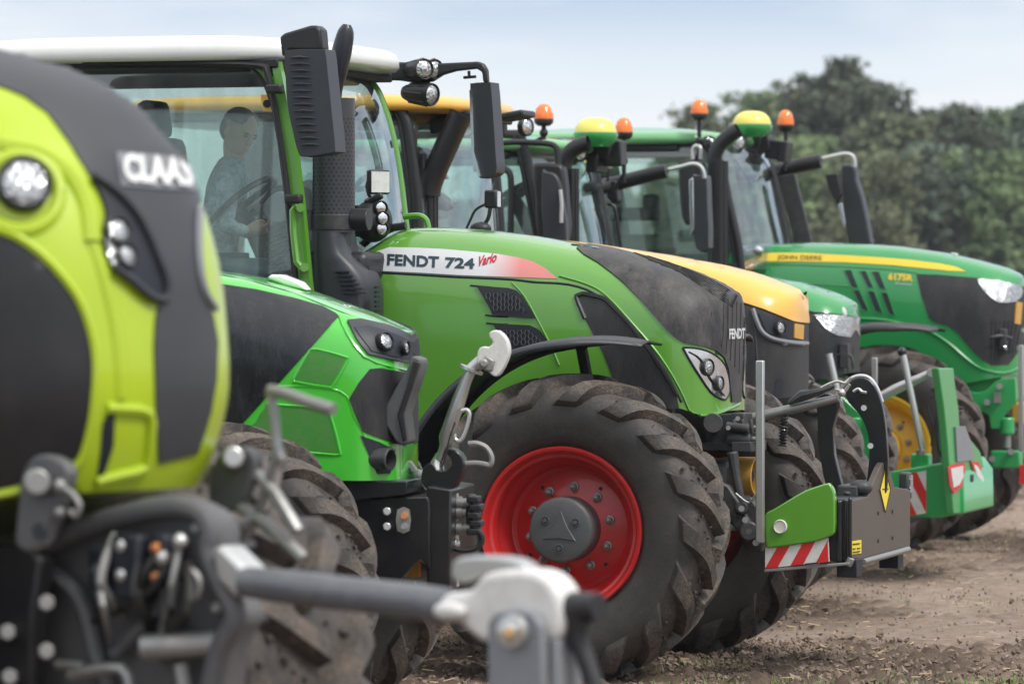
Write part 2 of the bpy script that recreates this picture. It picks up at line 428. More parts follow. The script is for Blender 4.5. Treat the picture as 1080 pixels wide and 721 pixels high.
def seam(fr, bvh, name, pts, r, mat, parent, off=0., mirror=False, k=3, n=6):
    if k: pts = sm(pts, k, False)
    P = [];
    for u, v in pts:
        l, nn = fr.cast(bvh, u, v); P.append(l + nn * off)
    o = obj(name, MB().tube(P, r, n), mat, parent)
    if mirror: obj(name, MB().tube([Vector((p.x, -p.y, p.z)) for p in P], r, n), mat, parent)
    return o
_tc = {}
def text_mesh(s, bold=0., shear=0.):
    key = (s, bold, shear)
    if key in _tc: return _tc[key]
    cu = bpy.data.curves.new('t', 'FONT'); cu.body = s; cu.offset = bold; cu.shear = shear; cu.resolution_u = 3
    o = bpy.data.objects.new('t', cu); COL.objects.link(o)
    dg = bpy.context.evaluated_depsgraph_get(); dg.update(); me = bpy.data.meshes.new_from_object(o.evaluated_get(dg))
    v = np.array([tuple(p.co) for p in me.vertices]); f = [tuple(p.vertices) for p in me.polygons]
    bpy.data.objects.remove(o); bpy.data.curves.remove(cu); bpy.data.meshes.remove(me)
    v[:, 0] -= v[:, 0].min(); L = v[:, 0].max(); y0, y1 = v[:, 1].min(), v[:, 1].max(); v[:, 0] /= L; v[:, 1] = (v[:, 1] - y0) / (y1 - y0)
    _tc[key] = (v, f); return v, f
def lettering(fr, hit, s, p00, p10, p01, mat, parent, off=.004, bold=.02, shear=0., name='lettering'):
    """hit(u,v)->(loc,normal). p00 lower-left px, p10 lower-right, p01 upper-left"""
    v, f = text_mesh(s, bold, shear); vs = []
    for x, y, _ in v:
        u = p00[0] + (p10[0] - p00[0]) * x + (p01[0] - p00[0]) * y; vv = p00[1] + (p10[1] - p00[1]) * x + (p01[1] - p00[1]) * y
        l, nn = hit(u, vv); vs.append(l + nn * off)
    return obj(name, MB().add(vs, f), mat, parent, smooth=0)

def two_tone(mb, pts):
    """second colour on the far half of a bonnet above the line pts (x, z)"""
    pts = sorted(pts); xs = [p[0] for p in pts]; zs = [p[1] for p in pts]
    for i, f in enumerate(mb.f):
        c = sum((Vector(mb.v[k]) for k in f), Vector()) / len(f)
        if c.z > np.interp(c.x, xs, zs) + (.035 if c.y < -.06 else 0): mb.m[i] = 1
def interp(xs, ys, x):
    return float(np.interp(x, xs, ys))
def hood_mesh(fr, top_px, W, zb, x_rear, nr=.45, nexp=2.6, cexp=3.2, zmf=.35, ns=26, nc=28, u_nose=None, wtab=None, bot_in=1.0, wmin=.0):
    """lofted bonnet. top_px traced on the centre plane; zb list of (x,z) lower edge; nose rounded in plan"""
    T = sorted(((p.x, p.z) for p in fr.poly(top_px, 0.)), key=lambda q: q[0]); tx = [p[0] for p in T]; tz = [p[1] for p in T]
    bx = [p[0] for p in zb]; bz = [p[1] for p in zb]
    def build(xn):
        xs = xn - nr; X = [x_rear + (xs - x_rear) * i / ns for i in range(ns)]
        X += [xs + nr * math.sin(math.pi / 2 * i / 16) for i in range(17)]
        rows = []
        for x in X:
            q = max(0, (x - xs) / nr); wk = max((1 - q ** nexp), 0) ** (1 / nexp)
            w_ = (W if wtab is None else interp([a for a, _ in wtab], [b for _, b in wtab], x)) * (wmin + (1 - wmin) * wk)
            zt = interp(tx, tz, x); z0 = interp(bx, bz, x); zm = z0 + (zt - z0) * zmf; row = []
            half = [(w_ * bot_in, z0), (w_ * (bot_in * .5 + .5), (z0 + zm) / 2), (w_, zm)]
            for j in range(1, nc + 1):
                t = math.pi / 2 * j / nc; half.append((w_ * math.cos(t) ** (2 / cexp) if j < nc else 0., zm + (zt - zm) * math.sin(t) ** (2 / cexp)))
            row = [Vector((x, -y, z)) for y, z in half] + [Vector((x, y, z)) for y, z in half[-2::-1]]
            rows.append(row)
        return rows
    xn = tx[-1]
    if u_nose is not None:
        lo, hi = tx[-1] - .6, tx[-1] + .4
        for _ in range(14):
            xn = (lo + hi) / 2; m = max(fr.px(p)[0] for r in build(xn)[-18:] for p in r)
            if m > u_nose: hi = xn
            else: lo = xn
    rows = build(xn); mb = MB(); mb.grid(rows)
    n = len(rows[0]); k = len(rows)
    mb.f.append(tuple((k - 1) * n + j for j in range(n))); mb.m.append(0)
    mb.f.append(tuple(range(n - 1, -1, -1))); mb.m.append(0)
    bvh = BVHTree.FromPolygons([Vector(p) for p in mb.v], mb.f)
    return mb, bvh, xn

# ------------------------------------------------------------------ wheel kit
TYR = [(0, .700), (.10, .699), (.18, .692), (.232, .672), (.262, .628), (.275, .57), (.268, .50), (.245, .44), (.215, .405), (.205, .392)]
def make_tyre():
    mb = MB(); prof = [(r, -y) for y, r in reversed(TYR)] + [(r, y) for y, r in TYR[1:]]
    pr = sm([(r, y) for r, y in prof], 3, False)
    # moulded rings on the sidewall
    pr = [(r + 0, y + (-.003 if (abs(r - .60) < .006 or abs(r - .455) < .006) and y < 0 else 0)) for r, y in pr]
    mb.lathe(pr, (0, 0, 0), (0, 1, 0), 96)
    S = [(0, .700), (.06, .700), (.12, .697), (.17, .692), (.21, .682), (.238, .664), (.256, .640), (.266, .618), (.271, .602)]
    Hh = [.052, .052, .051, .050, .050, .048, .042, .028, .004]
    NL = 17
    for side in (-1, 1):
        for i in range(NL):
            ph0 = 2 * math.pi * (i + (.5 if side > 0 else 0)) / NL
            rows = []
            for k, ((y, r), h) in enumerate(zip(S, Hh)):
                t = k / (len(S) - 1); a = S[max(k - 1, 0)]; b = S[min(k + 1, len(S) - 1)]
                ty, tr = b[0] - a[0], b[1] - a[1]; L = math.hypot(ty, tr); ny, nr_ = -tr / L, ty / L
                if k == 0: ny, nr_ = 0, 1
                yy = y - .018 if k == 0 else y
                ph = ph0 + .40 * (1 - t) ** 1.3
                wt = (.030 + .030 * t ** 1.5) / .72; wb = (.046 + .044 * t ** 1.5) / .70
                pts = []
                for (dphi, hh) in ((-wb, -.01), (-wt, h), (wt, h), (wb, -.01)):
                    rr = r + nr_ * hh; yo = (yy + ny * hh) * side
                    pts.append(Vector((rr * math.sin(ph + dphi), yo, rr * math.cos(ph + dphi))))
                rows.append(pts)
            o = len(mb.v); vs = [p for r_ in rows for p in r_]; fs = []
            for a in range(len(rows) - 1):
                for j in range(3): fs.append((a * 4 + j, a * 4 + j + 1, (a + 1) * 4 + j + 1, (a + 1) * 4 + j))
            fs += [(0, 3, 2, 1), tuple((len(rows) - 1) * 4 + j for j in range(4))]
            if side < 0: fs = [f[::-1] for f in fs]
            mb.add(vs, fs)
    # mud clods stuck between lugs
    rnd = random.Random(3)
    for i in range(220):
        ph = rnd.uniform(0, 6.283); y = rnd.uniform(-.25, .25); r = .70 - .25 * max(0, abs(y) - .15) + .006; s_ = rnd.uniform(.005, .013)
        mb.ball((r * math.sin(ph), y, r * math.cos(ph)), (s_ * rnd.uniform(.7, 1.6), s_ * rnd.uniform(.7, 1.6), s_ * rnd.uniform(.5, 1.2)), 5, 3)
    me_o = obj('tyre', mb, M['rubber'], None, smooth=32)
    return me_o
def make_rim():
    mb = MB()
    P = [(.385, .205), (.405, -.208), (.405, -.232), (.397, -.240), (.385, -.236), (.374, -.222), (.366, -.200), (.352, -.192), (.345, -.178),
         (.342, -.120), (.322, -.098), (.312, -.086), (.300, -.040), (.278, -.030), (.20, -.055), (.155, -.075), (.0, -.075)]
    mb.lathe(P, (0, 0, 0), (0, 1, 0), 72)
    # moulded holes
    for a in (0.6, 2.3, 4.1, 5.6):
        c = Vector((.245 * math.sin(a), -.0455, .245 * math.cos(a))); mb.tube([c + Vector((0, .004, 0)), c - Vector((0, .003, 0))], .009, 10, 1)
    return obj('rim', mb, [M['red'], M['ink']], None, smooth=30)
def make_hub():
    mb = MB()
    mb.lathe([(.158, -.07), (.158, -.225), (.150, -.236), (.140, -.240), (.06, -.240), (0, -.240)], (0, 0, 0), (0, 1, 0), 48)
    # raised triangle
    T = []
    for k in range(3):
        a = 2 * math.pi * k / 3
        T.append((.102 * math.sin(a), .102 * math.cos(a))); b = a + math.pi / 3; T.append((.043 * math.sin(b), .043 * math.cos(b)))
    mb.prism([(x, -.238, z) for x, z in T], (0, -.007, 0), top=.86)
    for k in range(3):
        a = math.pi / 3 + 2 * math.pi * k / 3; c = Vector((.088 * math.sin(a), -.24, .088 * math.cos(a)))
        mb.lathe([(.022, 0), (.021, .006), (.016, .006), (.013, -.004)], c, (0, -1, 0), 16); mb.cyl(c, c + Vector((0, -.010, 0)), .011, 6)
    o = obj('hub_cap', mb, M['hub'], None, smooth=30)
    mb = MB()
    for k in range(1):
        c = Vector((0, 0, 0))
        mb.lathe([(.024, 0), (.022, .012), (.017, .014)], c, (0, -1, 0), 16)
        mb.cyl(c - Vector((0, .01, 0)), c - Vector((0, .040, 0)), .017, 6); mb.ball(c - Vector((0, .040, 0)), .013, 10, 6)
    n = obj('wheel_nut', mb, M['zinc'], None, smooth=30)
    return o, n
PT, PR = make_tyre(), make_rim(); PH, PN = make_hub()
RIMS = {}
def rim_for(mat):
    if mat.name not in RIMS:
        me = PR.data.copy(); me.materials[0] = mat; RIMS[mat.name] = me
    return RIMS[mat.name]
def wheel(parent, x, y, steer=0., scale=1., rim=None, wide=1., spin=0., z=None, light=False, nuts=False):
    e = empty('wheel', (x, y, .75 * scale - .015 if z is None else z), R(steer) + (math.pi if y > 0 else 0), parent)
    e.rotation_mode = 'XYZ'
    e.scale = (scale, wide * scale, scale)
    if nuts:
        for k in range(10):
            a = 2 * math.pi * k / 10 + .1; c = PN.copy(); COL.objects.link(c); c.parent = e; c.location = (.205 * math.sin(a), -.055, .205 * math.cos(a))
    for p in (PT, PR, PH):
        c = p.copy(); COL.objects.link(c); c.parent = e
        if y > 0 and p is PT: c.rotation_euler = (0, spin, math.pi)   # keep the tread pointing forward
        else: c.rotation_euler = (0, spin, 0)
        if p is PR: c.data = rim_for(rim or M['red'])
    return e
# ================================================================== the setting
def ground():
    def axis(lo, hi, step, far_lo, far_hi):
        a = list(np.arange(lo, hi, step)); s = step; x = a[-1]
        while x < far_hi: s *= 1.22; x += s; a.append(x)
        s = step; x = a[0]; b = []
        while x > far_lo: s *= 1.22; x -= s; b.append(x)
        return b[::-1] + a
    X = axis(-2.0, 6.6, .028, -1500, 1500); Y = axis(20.5, 46, .036, -300, 2500)
    nx, ny = len(X), len(Y); V = []; CL = []
    for y in Y:
        for x in X:
            z = 0.; soil = .35
            if -8 < x < 14 and 10 < y < 70:
                p = Vector((x, y, 0)); big = noise.noise(p * .35); m = noise.noise(Vector((x * .5, y * .22, 5))) 
                patch = min(1, max(0, max(0, .44 + 1.9 * m + .9 * noise.noise(Vector((x * 1.7, y * .6, 9))) + .5 * max(0, min(1, (27 - y) / 3))) if True else 0))
                cl = .9 * noise.noise(p * 6.5) + .7 * noise.noise(p * 13) + .55 * abs(noise.noise(p * 24)) - .1
                rut = noise.noise(Vector((x * .12, y * 1.6, 2)))
                xi = x * .956 - y * .292; et = x * .292 + y * .956; tr = 0.
                for ec in (23.2, 24.6, 26.7, 28.3, 31.2, 33.1, 35.2):
                    dd = abs(et - ec - .12 * noise.noise(Vector((xi * .3, ec, 0))))
                    if dd < .30:
                        ed = min(1, (.30 - dd) / .06); fade = min(1, max(0, .75 + 1.5 * noise.noise(Vector((xi * .6, ec, 3))))); lug = max(0, math.sin(2 * math.pi * (xi / .26 + .9 * dd / .27))); tr = ed * fade * (.35 + lug); break
                z = -.022 * tr + .020 * big + .012 * rut + patch * (.055 if y > 26 else .065) * max(0, cl + .02) ** 1.25 + .010 * cl; soil = min(1, patch * (.62 + 1.0 * max(0, cl + .1)) + .4 * max(0, cl) + .30 * tr)
            V.append((x, y, z - .012)); CL += [soil, soil, soil, 1.]
    f = [(j * nx + i, j * nx + i + 1, (j + 1) * nx + i + 1, (j + 1) * nx + i) for j in range(ny - 1) for i in range(nx - 1)]
    m, t, n, b = nodemat('field_soil')
    a = noise_fac(t, .9, .36, .66, 8, .62, (1, .45, 1)); c = noise_fac(t, 11, .35, .68, 8, .7); d = noise_fac(t, 55, .3, .7, 5)
    at = n.new('ShaderNodeAttribute'); at.attribute_name = 'soil'; col = mixc(t, a, (.345, .262, .20), (.54, .43, .35)); col = mixc(t, at.outputs['Fac'], col, (.095, .066, .048)); col = mixc(t, scaled(t, c, .7), col, (.20, .145, .108)); col = mixc(t, scaled(t, d, .3), col, (.12, .085, .06))
    g = noise_fac(t, 1.7, .58, .74, 6, .6, (1, .5, 1)); col = mixc(t, scaled(t, g, .22), col, (.13, .19, .06))
    # darker cloddy soil and tracks; the colour also stands in for clod shading
    t.links.new(col, b.inputs['Base Color']); b.inputs['Roughness'].default_value = .9; b.inputs['Specular IOR Level'].default_value = .25
    bump(t, b, c, .8, .02)
    mb = MB(); mb.v = V; mb.f = f; mb.m = [0] * len(f)
    o = obj('ground', mb, m, smooth=180); ca = o.data.color_attributes.new('soil', 'FLOAT_COLOR', 'POINT'); ca.data.foreach_set('color', CL); tag(o, kind='structure'); return o
ground()
def scatter():
    rnd = random.Random(11)
    def gz(): return .0
    # clods
    mb = MB(); 
    for i in range(52000):
        y = 20.8 + 26 * rnd.random() ** 1.5; x = rnd.uniform(-1.5, 6.4); m = noise.noise(Vector((x * .5, y * .22, 5)))
        if rnd.random() > .05 + 1.7 * max(0, m + .06 + (.38 if y < 25.2 else 0)) + .6 * max(0, noise.noise(Vector((x * 3, y * 1.2, 1)))): continue
        s_ = (rnd.uniform(.004, .013) if y > 25.5 else rnd.uniform(.006, .019)) * (1.9 if rnd.random() < .06 else 1); c = Vector((x, y, s_ * .15))
        base = [(1, 0, 0), (-.8, .2, 0), (0, 1, .1), (.1, -1, 0), (.1, 0, .8), (0, 0, -.7)]
        q = Matrix.Rotation(rnd.uniform(0, 6.3), 3, 'Z') @ Matrix.Rotation(rnd.uniform(0, 1.2), 3, 'X')
        vs = [c + q @ Vector((a * s_ * rnd.uniform(.7, 1.5), b * s_ * rnd.uniform(.7, 1.5), d * s_ * rnd.uniform(.7, 1.3))) for a, b, d in base]
        mb.add(vs, [(0, 2, 4), (2, 1, 4), (1, 3, 4), (3, 0, 4), (2, 0, 5), (1, 2, 5), (3, 1, 5), (0, 3, 5)])
    m, t, n, b = nodemat('soil_clod'); b.inputs['Roughness'].default_value = .95
    t.links.new(mixc(t, noise_fac(t, 3, .35, .7), (.13, .092, .066), (.34, .26, .20)), b.inputs['Base Color'])
    tag(obj('soil_clods', mb, m, smooth=0), kind='stuff')
    mb = MB()
    for i in range(2000):
        y = 20.8 + 26 * rnd.random() ** 1.4; x = rnd.uniform(-1.5, 6.4); L = rnd.uniform(.012, .07); a = rnd.uniform(0, 3.14)
        p = Vector((x, y, rnd.uniform(.006, .03))); d = Vector((math.cos(a), math.sin(a), rnd.uniform(-.15, .25))) * L
        q = Vector((-d.y, d.x, 0)).normalized() * .0028
        mb.add([p - q, p + q, p + d + q, p + d - q, p + Vector((0, 0, .004)), p + d + Vector((0, 0, .004))], [(0, 3, 5, 4), (1, 4, 5, 2)])
    m, t, n, b = nodemat('straw'); b.inputs['Roughness'].default_value = .8
    t.links.new(mixc(t, noise_fac(t, 8, .35, .7), (.55, .42, .24), (.30, .20, .12)), b.inputs['Base Color'])
    tag(obj('straw', mb, m, smooth=0), kind='stuff')
    mb = MB()
    for (cx, cy, w_, d_, k) in ((1.15, 22.1, .55, .5, 420), (2.35, 22.3, .5, .35, 260), (.9, 23.3, .5, .3, 120), (1.8, 21.8, 1.3, .5, 300), (3.0, 35, 2.2, 1.6, 260), (2.9, 28, 1, .6, 60)):
        for i in range(k):
            x = rnd.gauss(cx, w_ / 2); y = rnd.gauss(cy, d_ / 2); h = rnd.uniform(.012, .045); a = rnd.uniform(0, 6.28); l = rnd.uniform(.01, .04)
            q = Vector((math.cos(a), math.sin(a), 0)); p = Vector((x, y, 0)); r_ = Vector((-q.y, q.x, 0)) * .0025
            mb.add([p - r_, p + r_, p + q * l * .4 + Vector((0, 0, h * .7)) + r_ * .8, p + q * l * .4 + Vector((0, 0, h * .7)) - r_ * .8, p + q * l + Vector((0, 0, h))], [(0, 1, 2, 3), (3, 2, 4)])
    m, t, n, b = nodemat('grass_blades'); b.inputs['Roughness'].default_value = .7
    t.links.new(mixc(t, noise_fac(t, 6, .35, .7), (.10, .17, .03), (.22, .27, .08)), b.inputs['Base Color'])
    tag(obj('grass', mb, m, smooth=0), kind='stuff')
scatter()

def leafmat(name, c1, c2):
    m, t, n, b = nodemat(name); b.inputs['Roughness'].default_value = .75; b.inputs['Specular IOR Level'].default_value = .2
    t.links.new(mixc(t, noise_fac(t, .9, .36, .64, 6, .7), c1, c2), b.inputs['Base Color']); b.inputs['Subsurface Weight'].default_value = 0; return m
LM = {'dark': leafmat('dark_foliage', (.055, .072, .045), (.135, .160, .105)), 'mid': leafmat('mid_green_foliage', (.085, .128, .060), (.20, .27, .125)),
      'olive': leafmat('olive_foliage', (.092, .115, .062), (.20, .22, .125)), 'light': leafmat('light_green_foliage', (.125, .175, .078), (.26, .34, .155)),
      'blue': leafmat('blue_green_foliage', (.080, .110, .082), (.18, .225, .165))}  # foliage colours lightened to paint in some distance haze
BARK = surf('bark', (.085, .075, .065), .9, dust_shade=.3)
def tree(u, vtop, wpx, D, mat, label, sparse=0., seed=0, vbot=320, name='deciduous_tree', leaves=9000, lsize=.13):
    rnd = random.Random(seed + 100); s_ = F / D; x = (u - U0) / s_; H = CZ + (HORIZON - vtop) / s_; Rr = wpx / 2 / s_
    root = empty(name, (x, D, 0), rnd.uniform(0, 6)); tag(root, label, 'tree', 'trees behind the field')
    mb = MB(); zb = H * .06
    trunk = [(0, 0, 0), (.1 * rnd.uniform(-1, 1), .1, H * .3), (.3 * rnd.uniform(-1, 1), .2, H * .6), (rnd.uniform(-.4, .4), 0, H * .93)]
    mb.tube(trunk, [.024 * H, .019 * H, .012 * H, .003 * H], 8)
    cl = []
    nl = int(46 * max(1, Rr / 1.6)); bumps = [rnd.uniform(.72, 1.12) for _ in range(9)]
    for i in range(nl):
        t = ((i + .5) / nl); z = zb + (H - zb) * t; prof = (1 - t ** 3.2) ** .55 * (.80 + .2 * min(1, t * 3))
        a = i * 2.4 + rnd.uniform(-.6, .6); rr = Rr * prof * bumps[int(a / .7) % 9] * rnd.uniform(.25, 1.0) ** .6
        e = Vector((rr * math.cos(a), rr * math.sin(a), min(z, H * .97))); b = Vector((0, 0, max(.1 * H, e.z - rr * .9)))
        mid = (b + e) / 2 + Vector((rnd.uniform(-.2, .2), rnd.uniform(-.2, .2), rnd.uniform(-.1, .3)))
        mb.tube([b, mid, e], [.006 * H, .004 * H, .0015 * H], 5)
        r0 = rnd.uniform(.34, .78) * (.7 if sparse > .3 else 1); cl.append((e, r0, 1.))
        for k in range(4):
            q = e + Vector((rnd.gauss(0, 1), rnd.gauss(0, 1), rnd.gauss(.15, .9))) * r0 * .95
            if q.z > H: q.z = H
            mb.tube([mid, (mid + q) / 2 + Vector((0, 0, .05)), q], [.003 * H, .002 * H, .0008 * H], 4); cl.append((q, r0 * rnd.uniform(.3, .6), rnd.uniform(.6, 1.4)))
    obj('trunk', mb, BARK, root)
    tot = sum(r * r * k_ for _, r, k_ in cl); mb = MB()
    for c, r, kk in cl:
        k = int(leaves * 1.5 * r * r * kk / tot * (1 - sparse))
        for i in range(k):
            d = Vector((rnd.gauss(0, 1), rnd.gauss(0, 1), rnd.gauss(0, .8))) * r * .55
            p = c + d
            if p.z > H * 1.03 or p.z < .1: continue
            n = (d.normalized() + Vector((rnd.gauss(0, .6), rnd.gauss(0, .6), rnd.gauss(.3, .6)))).normalized(); a = n.orthogonal().normalized(); b = n.cross(a)
            l = lsize * rnd.uniform(.55, 1.4); w_ = l * rnd.uniform(.45, .8)
            mb.add([p - a * l, p - b * w_, p + a * l, p + b * w_], [(0, 1, 2, 3)])
    obj('crown', mb, LM[mat], root, smooth=0)
TREES = [
 (888, 66, 130, 176, 'dark', 'tallest dark tree with a ragged bare-looking top', .22, 20000),
 (932, 92, 78, 179, 'dark', 'dark tree leaning against the right side of the tallest tree', .3, 10000),
 (846, 92, 70, 178, 'olive', 'slim olive tree against the left side of the tallest tree', .3, 9000),
 (803, 104, 96, 186, 'mid', 'mid green rounded tree left of the tallest dark tree', .15, 11000),
 (737, 110, 80, 190, 'olive', 'small thin-crowned tree behind the left orange beacon of the furthest tractor', .45, 8000),
 (846, 150, 100, 172, 'light', 'light green tree in front of the left half of the tallest dark tree', .1, 11000),
 (938, 128, 92, 174, 'olive', 'olive brown tree right of the tallest dark tree', .2, 11000),
 (976, 122, 92, 180, 'blue', 'blue-green tree in the middle of the right-hand group', .2, 11000),
 (1013, 116, 84, 176, 'dark', 'narrow dark green tree right of the blue-green tree', .2, 11000),
 (1052, 122, 92, 182, 'mid', 'mid green tree near the right end of the row', .15, 11000),
 (1096, 112, 104, 178, 'blue', 'blue-green tree at the far right end of the row', .2, 11000),
 (990, 158, 110, 168, 'blue', 'broad blue-green tree in front of the narrow dark tree', .1, 12000),
 (1066, 164, 112, 167, 'mid', 'broad mid green tree at the right end, above the green bonnet', .1, 12000),
 (916, 168, 110, 166, 'olive', 'olive bushy tree behind the last tractor cab mirror', .1, 12000),
 (700, 190, 90, 188, 'mid', 'low green tree seen through the windows of the furthest cab', .15, 6000),
 (640, 200, 90, 190, 'dark', 'low dark tree seen through the windows of the second furthest cab', .15, 5000),
 (575, 206, 90, 192, 'mid', 'low green tree seen between the middle cabs', .15, 5000),
 (495, 214, 100, 190, 'olive', 'low olive tree seen through the orange-roofed cab', .15, 5000),
 (770, 170, 90, 180, 'blue', 'low blue-green tree behind the windscreen of the furthest cab', .15, 8000),
]
for i, (u, vt, wp, D, mt, lb, sp, lv) in enumerate(TREES): tree(u, vt, wp, D, mt, lb, sp, i, leaves=lv)
def far_wood():
    rnd = random.Random(5); mb = MB()
    for i in range(34000):
        u = rnd.uniform(420, 1130); D = rnd.uniform(196, 206); s_ = F / D; hmax = CZ + (HORIZON - (140 if u > 800 else 222) + 34 * noise.noise(Vector((u * .022, 0, 0))) + 16 * noise.noise(Vector((u * .09, 3, 0)))) / s_
        p = Vector(((u - U0) / s_, D, rnd.uniform(0, 1) ** .8 * hmax)); l = rnd.uniform(.15, .34)
        n = Vector((rnd.gauss(0, 1), rnd.gauss(-.6, 1), rnd.gauss(.6, 1))).normalized(); a = n.orthogonal().normalized(); b = n.cross(a)
        mb.add([p - a * l, p - b * l * .7, p + a * l, p + b * l * .7], [(0, 1, 2, 3)])
    tag(obj('far_wood', mb, LM['blue'], smooth=0), kind='stuff')
far_wood()

def haze():
    m = bpy.data.materials.new('pale_air'); m.use_nodes = True; t = m.node_tree; t.nodes.clear(); o = t.nodes.new('ShaderNodeOutputMaterial'); v = t.nodes.new('ShaderNodeVolumePrincipled')
    v.inputs['Color'].default_value = (.86, .92, .97, 1); v.inputs['Density'].default_value = .00035; v.inputs['Anisotropy'].default_value = .2
    t.links.new(v.outputs[0], o.inputs['Volume']); mb = MB(); mb.box((0, 1090, 9), (3060, 2900, 20)); o = obj('haze', mb, m, smooth=0); tag(o, kind='stuff')
haze()
# ================================================================== shared builders for machines
def roof_mesh(x0, x1, w, z0, h, n=5., crown=.04):
    mb = MB(); xc, hl = (x0 + x1) / 2, (x1 - x0) / 2; rows = []
    for k, z in ((.90, z0), (.985, z0 + .01), (1, z0 + .03), (1, z0 + h * .55), (.985, z0 + h * .8), (.95, z0 + h * .95), (.88, z0 + h), (.6, z0 + h + crown * .7), (.3, z0 + h + crown)):
        r_ = []
        for j in range(56):
            t = 2 * math.pi * (j + .5) / 56; c, s_ = math.cos(t), math.sin(t)
            r_.append(Vector((xc + hl * k * abs(c) ** (2 / n) * (1 if c > 0 else -1), w * k * abs(s_) ** (2 / n) * (1 if s_ > 0 else -1), z)))
        rows.append(r_)
    mb.grid(rows, close=True); N = 56; L = len(rows)
    mb.f.append(tuple(range(N))); mb.m.append(0); mb.f.append(tuple((L - 1) * N + j for j in range(N))); mb.m.append(0)
    return mb
def strip(pts_a, pts_b): return MB().grid([list(map(Vector, pts_a)), list(map(Vector, pts_b))])
def cab(fr, root, A, wc, xB, xC, zf, roof, mats, glass, pr=.032, roofside=None, seal=True, floor_x=None):
    """A: front pillar in (x,z) from top to bottom. roof=(x0,x1,w,z0,h)"""
    rm, pm, trim = mats
    obj('roof', roof_mesh(*roof), rm, root, smooth=50)
    x0, x1, rw, rz, rh = roof[:5]
    obj('roof_lining', MB().box(((x0 + x1) / 2 - .12, 0, rz - .02), (x1 - x0 - .42, 2 * rw - .14, .06)), trim, root, .02)
    As = sm(A, 4, False); zt = A[0][1]; zb = A[-1][1]
    for s_ in (-1, 1):
        P = [(x, s_ * wc, z) for x, z in As]; mb = MB()
        mb.tube(P, pr, 10); obj('front_pillar', mb, pm, root, smooth=60)
        if seal:
            obj('door_seal', MB().tube([(x - pr * 1.1, s_ * wc * 1.01, z) for x, z in As], pr * .55, 8), trim, root)
        for xx in (xB, xC):
            if xx is None: continue
            obj('pillar', MB().tube([(xx, s_ * wc, zf), (xx + .02, s_ * wc, (zf + zt) / 2), (xx + .06, s_ * wc * .98, zt)], pr * 1.05, 8), pm if xx == xC else trim, root)
        obj('top_rail', MB().tube([(xC, s_ * wc * .98, zt), (As[0][0], s_ * wc * .98, zt)], pr, 8), trim, root)
        obj('sill', MB().box(((xC + As[-1][0]) / 2, s_ * wc, zf + .0), (As[-1][0] - xC, .06, .10)), trim, root, .01)
        # door glass follows the pillar
        n = len(As); a = [(x - .02, s_ * wc, z) for x, z in As]; b = [(xC + .03, s_ * wc, z) for x, z in As]
        obj('side_glass', strip(a, b), glass, root, smooth=60)
    # windscreen bulges forward
    rows = []
    for k in range(9):
        y = -wc + 2 * wc * k / 8; rows.append([Vector((x + .10 * (1 - (y / wc) ** 2) + .01, y, z)) for x, z in As])
    obj('windscreen', MB().grid(rows), glass, root, smooth=60)
    obj('rear_glass', strip([(xC, -wc, zf), (xC, wc, zf)], [(xC + .05, -wc, zt), (xC + .05, wc, zt)]), glass, root)
    obj('cab_floor', MB().box(((xC + A[-1][0]) / 2, 0, zf - .10), (A[-1][0] - xC, 2 * wc - .02, .12)), trim, root, .01)
def cab_interior(root, xs, zs, sx, wheel=True, seatmat=None):
    mb = MB(); mb.box((xs, 0, zs), (.5, .52, .14)); mb.box((xs, 0, zs - .2), (.35, .35, .3)); o = obj('seat', mb, seatmat or M['seat'], root, .04)
    q = Matrix.Rotation(R(-10), 3, 'Y'); obj('seat_back', MB().box((xs - .26, 0, zs + .42), (.14, .50, .80), q), seatmat or M['seat'], root, .05)
    mb = MB(); mb.box((xs + .05, -.40, zs + .22), (.42, .16, .10)); mb.box((xs + .2, -.40, zs + .30), (.12, .12, .14)); obj('armrest', mb, M['dark'], root, .03)
    if wheel:
        c = Vector((sx, 0, zs + .42)); steering(root, c, .19, 32)
        obj('steering_column', MB().tube([c, c + Vector((.16, 0, -.25)), c + Vector((.2, 0, -.75))], [.04, .07, .10], 12), M['dark'], root)
def steering(root, c, r, tilt, name='steering_wheel'):
    q = Matrix.Rotation(R(-tilt), 3, 'Y'); mb = MB(); c = Vector(c)
    mb.tube([c + q @ Vector((r * math.cos(a), r * math.sin(a), 0)) for a in np.linspace(0, 2 * math.pi, 33)[:-1]], .017, 8, closed=True)
    for a in (0.4, 2.74, 4.71): mb.tube([c, c + q @ Vector((r * math.cos(a), r * math.sin(a), 0))], [.02, .014], 8)
    mb.ball(c, (.05, .05, .03), 12, 8, rot=q)
    return obj(name, mb, M['black'], root)
def rear_end(root, xr=-2.62, sc=1.28, rim=None, fmat=None, fend=True):
    for s_ in (-1, 1):
        wheel(root, xr, s_ * .98, 0, sc, rim, 1.02, spin=.3, light=True)
        if fend:
            rows = []
            for a in np.linspace(-70, 75, 16):
                rr = .75 * sc + .10; rows.append([Vector((xr + rr * math.sin(R(a)), s_ * y, .75 * sc + rr * math.cos(R(a)))) for y in (.70, .80, 1.1, 1.2)])
            o = obj('rear_fender', MB().grid(rows), fmat or M['black'], root, smooth=60); so = o.modifiers.new('thick', 'SOLIDIFY'); so.thickness = .02
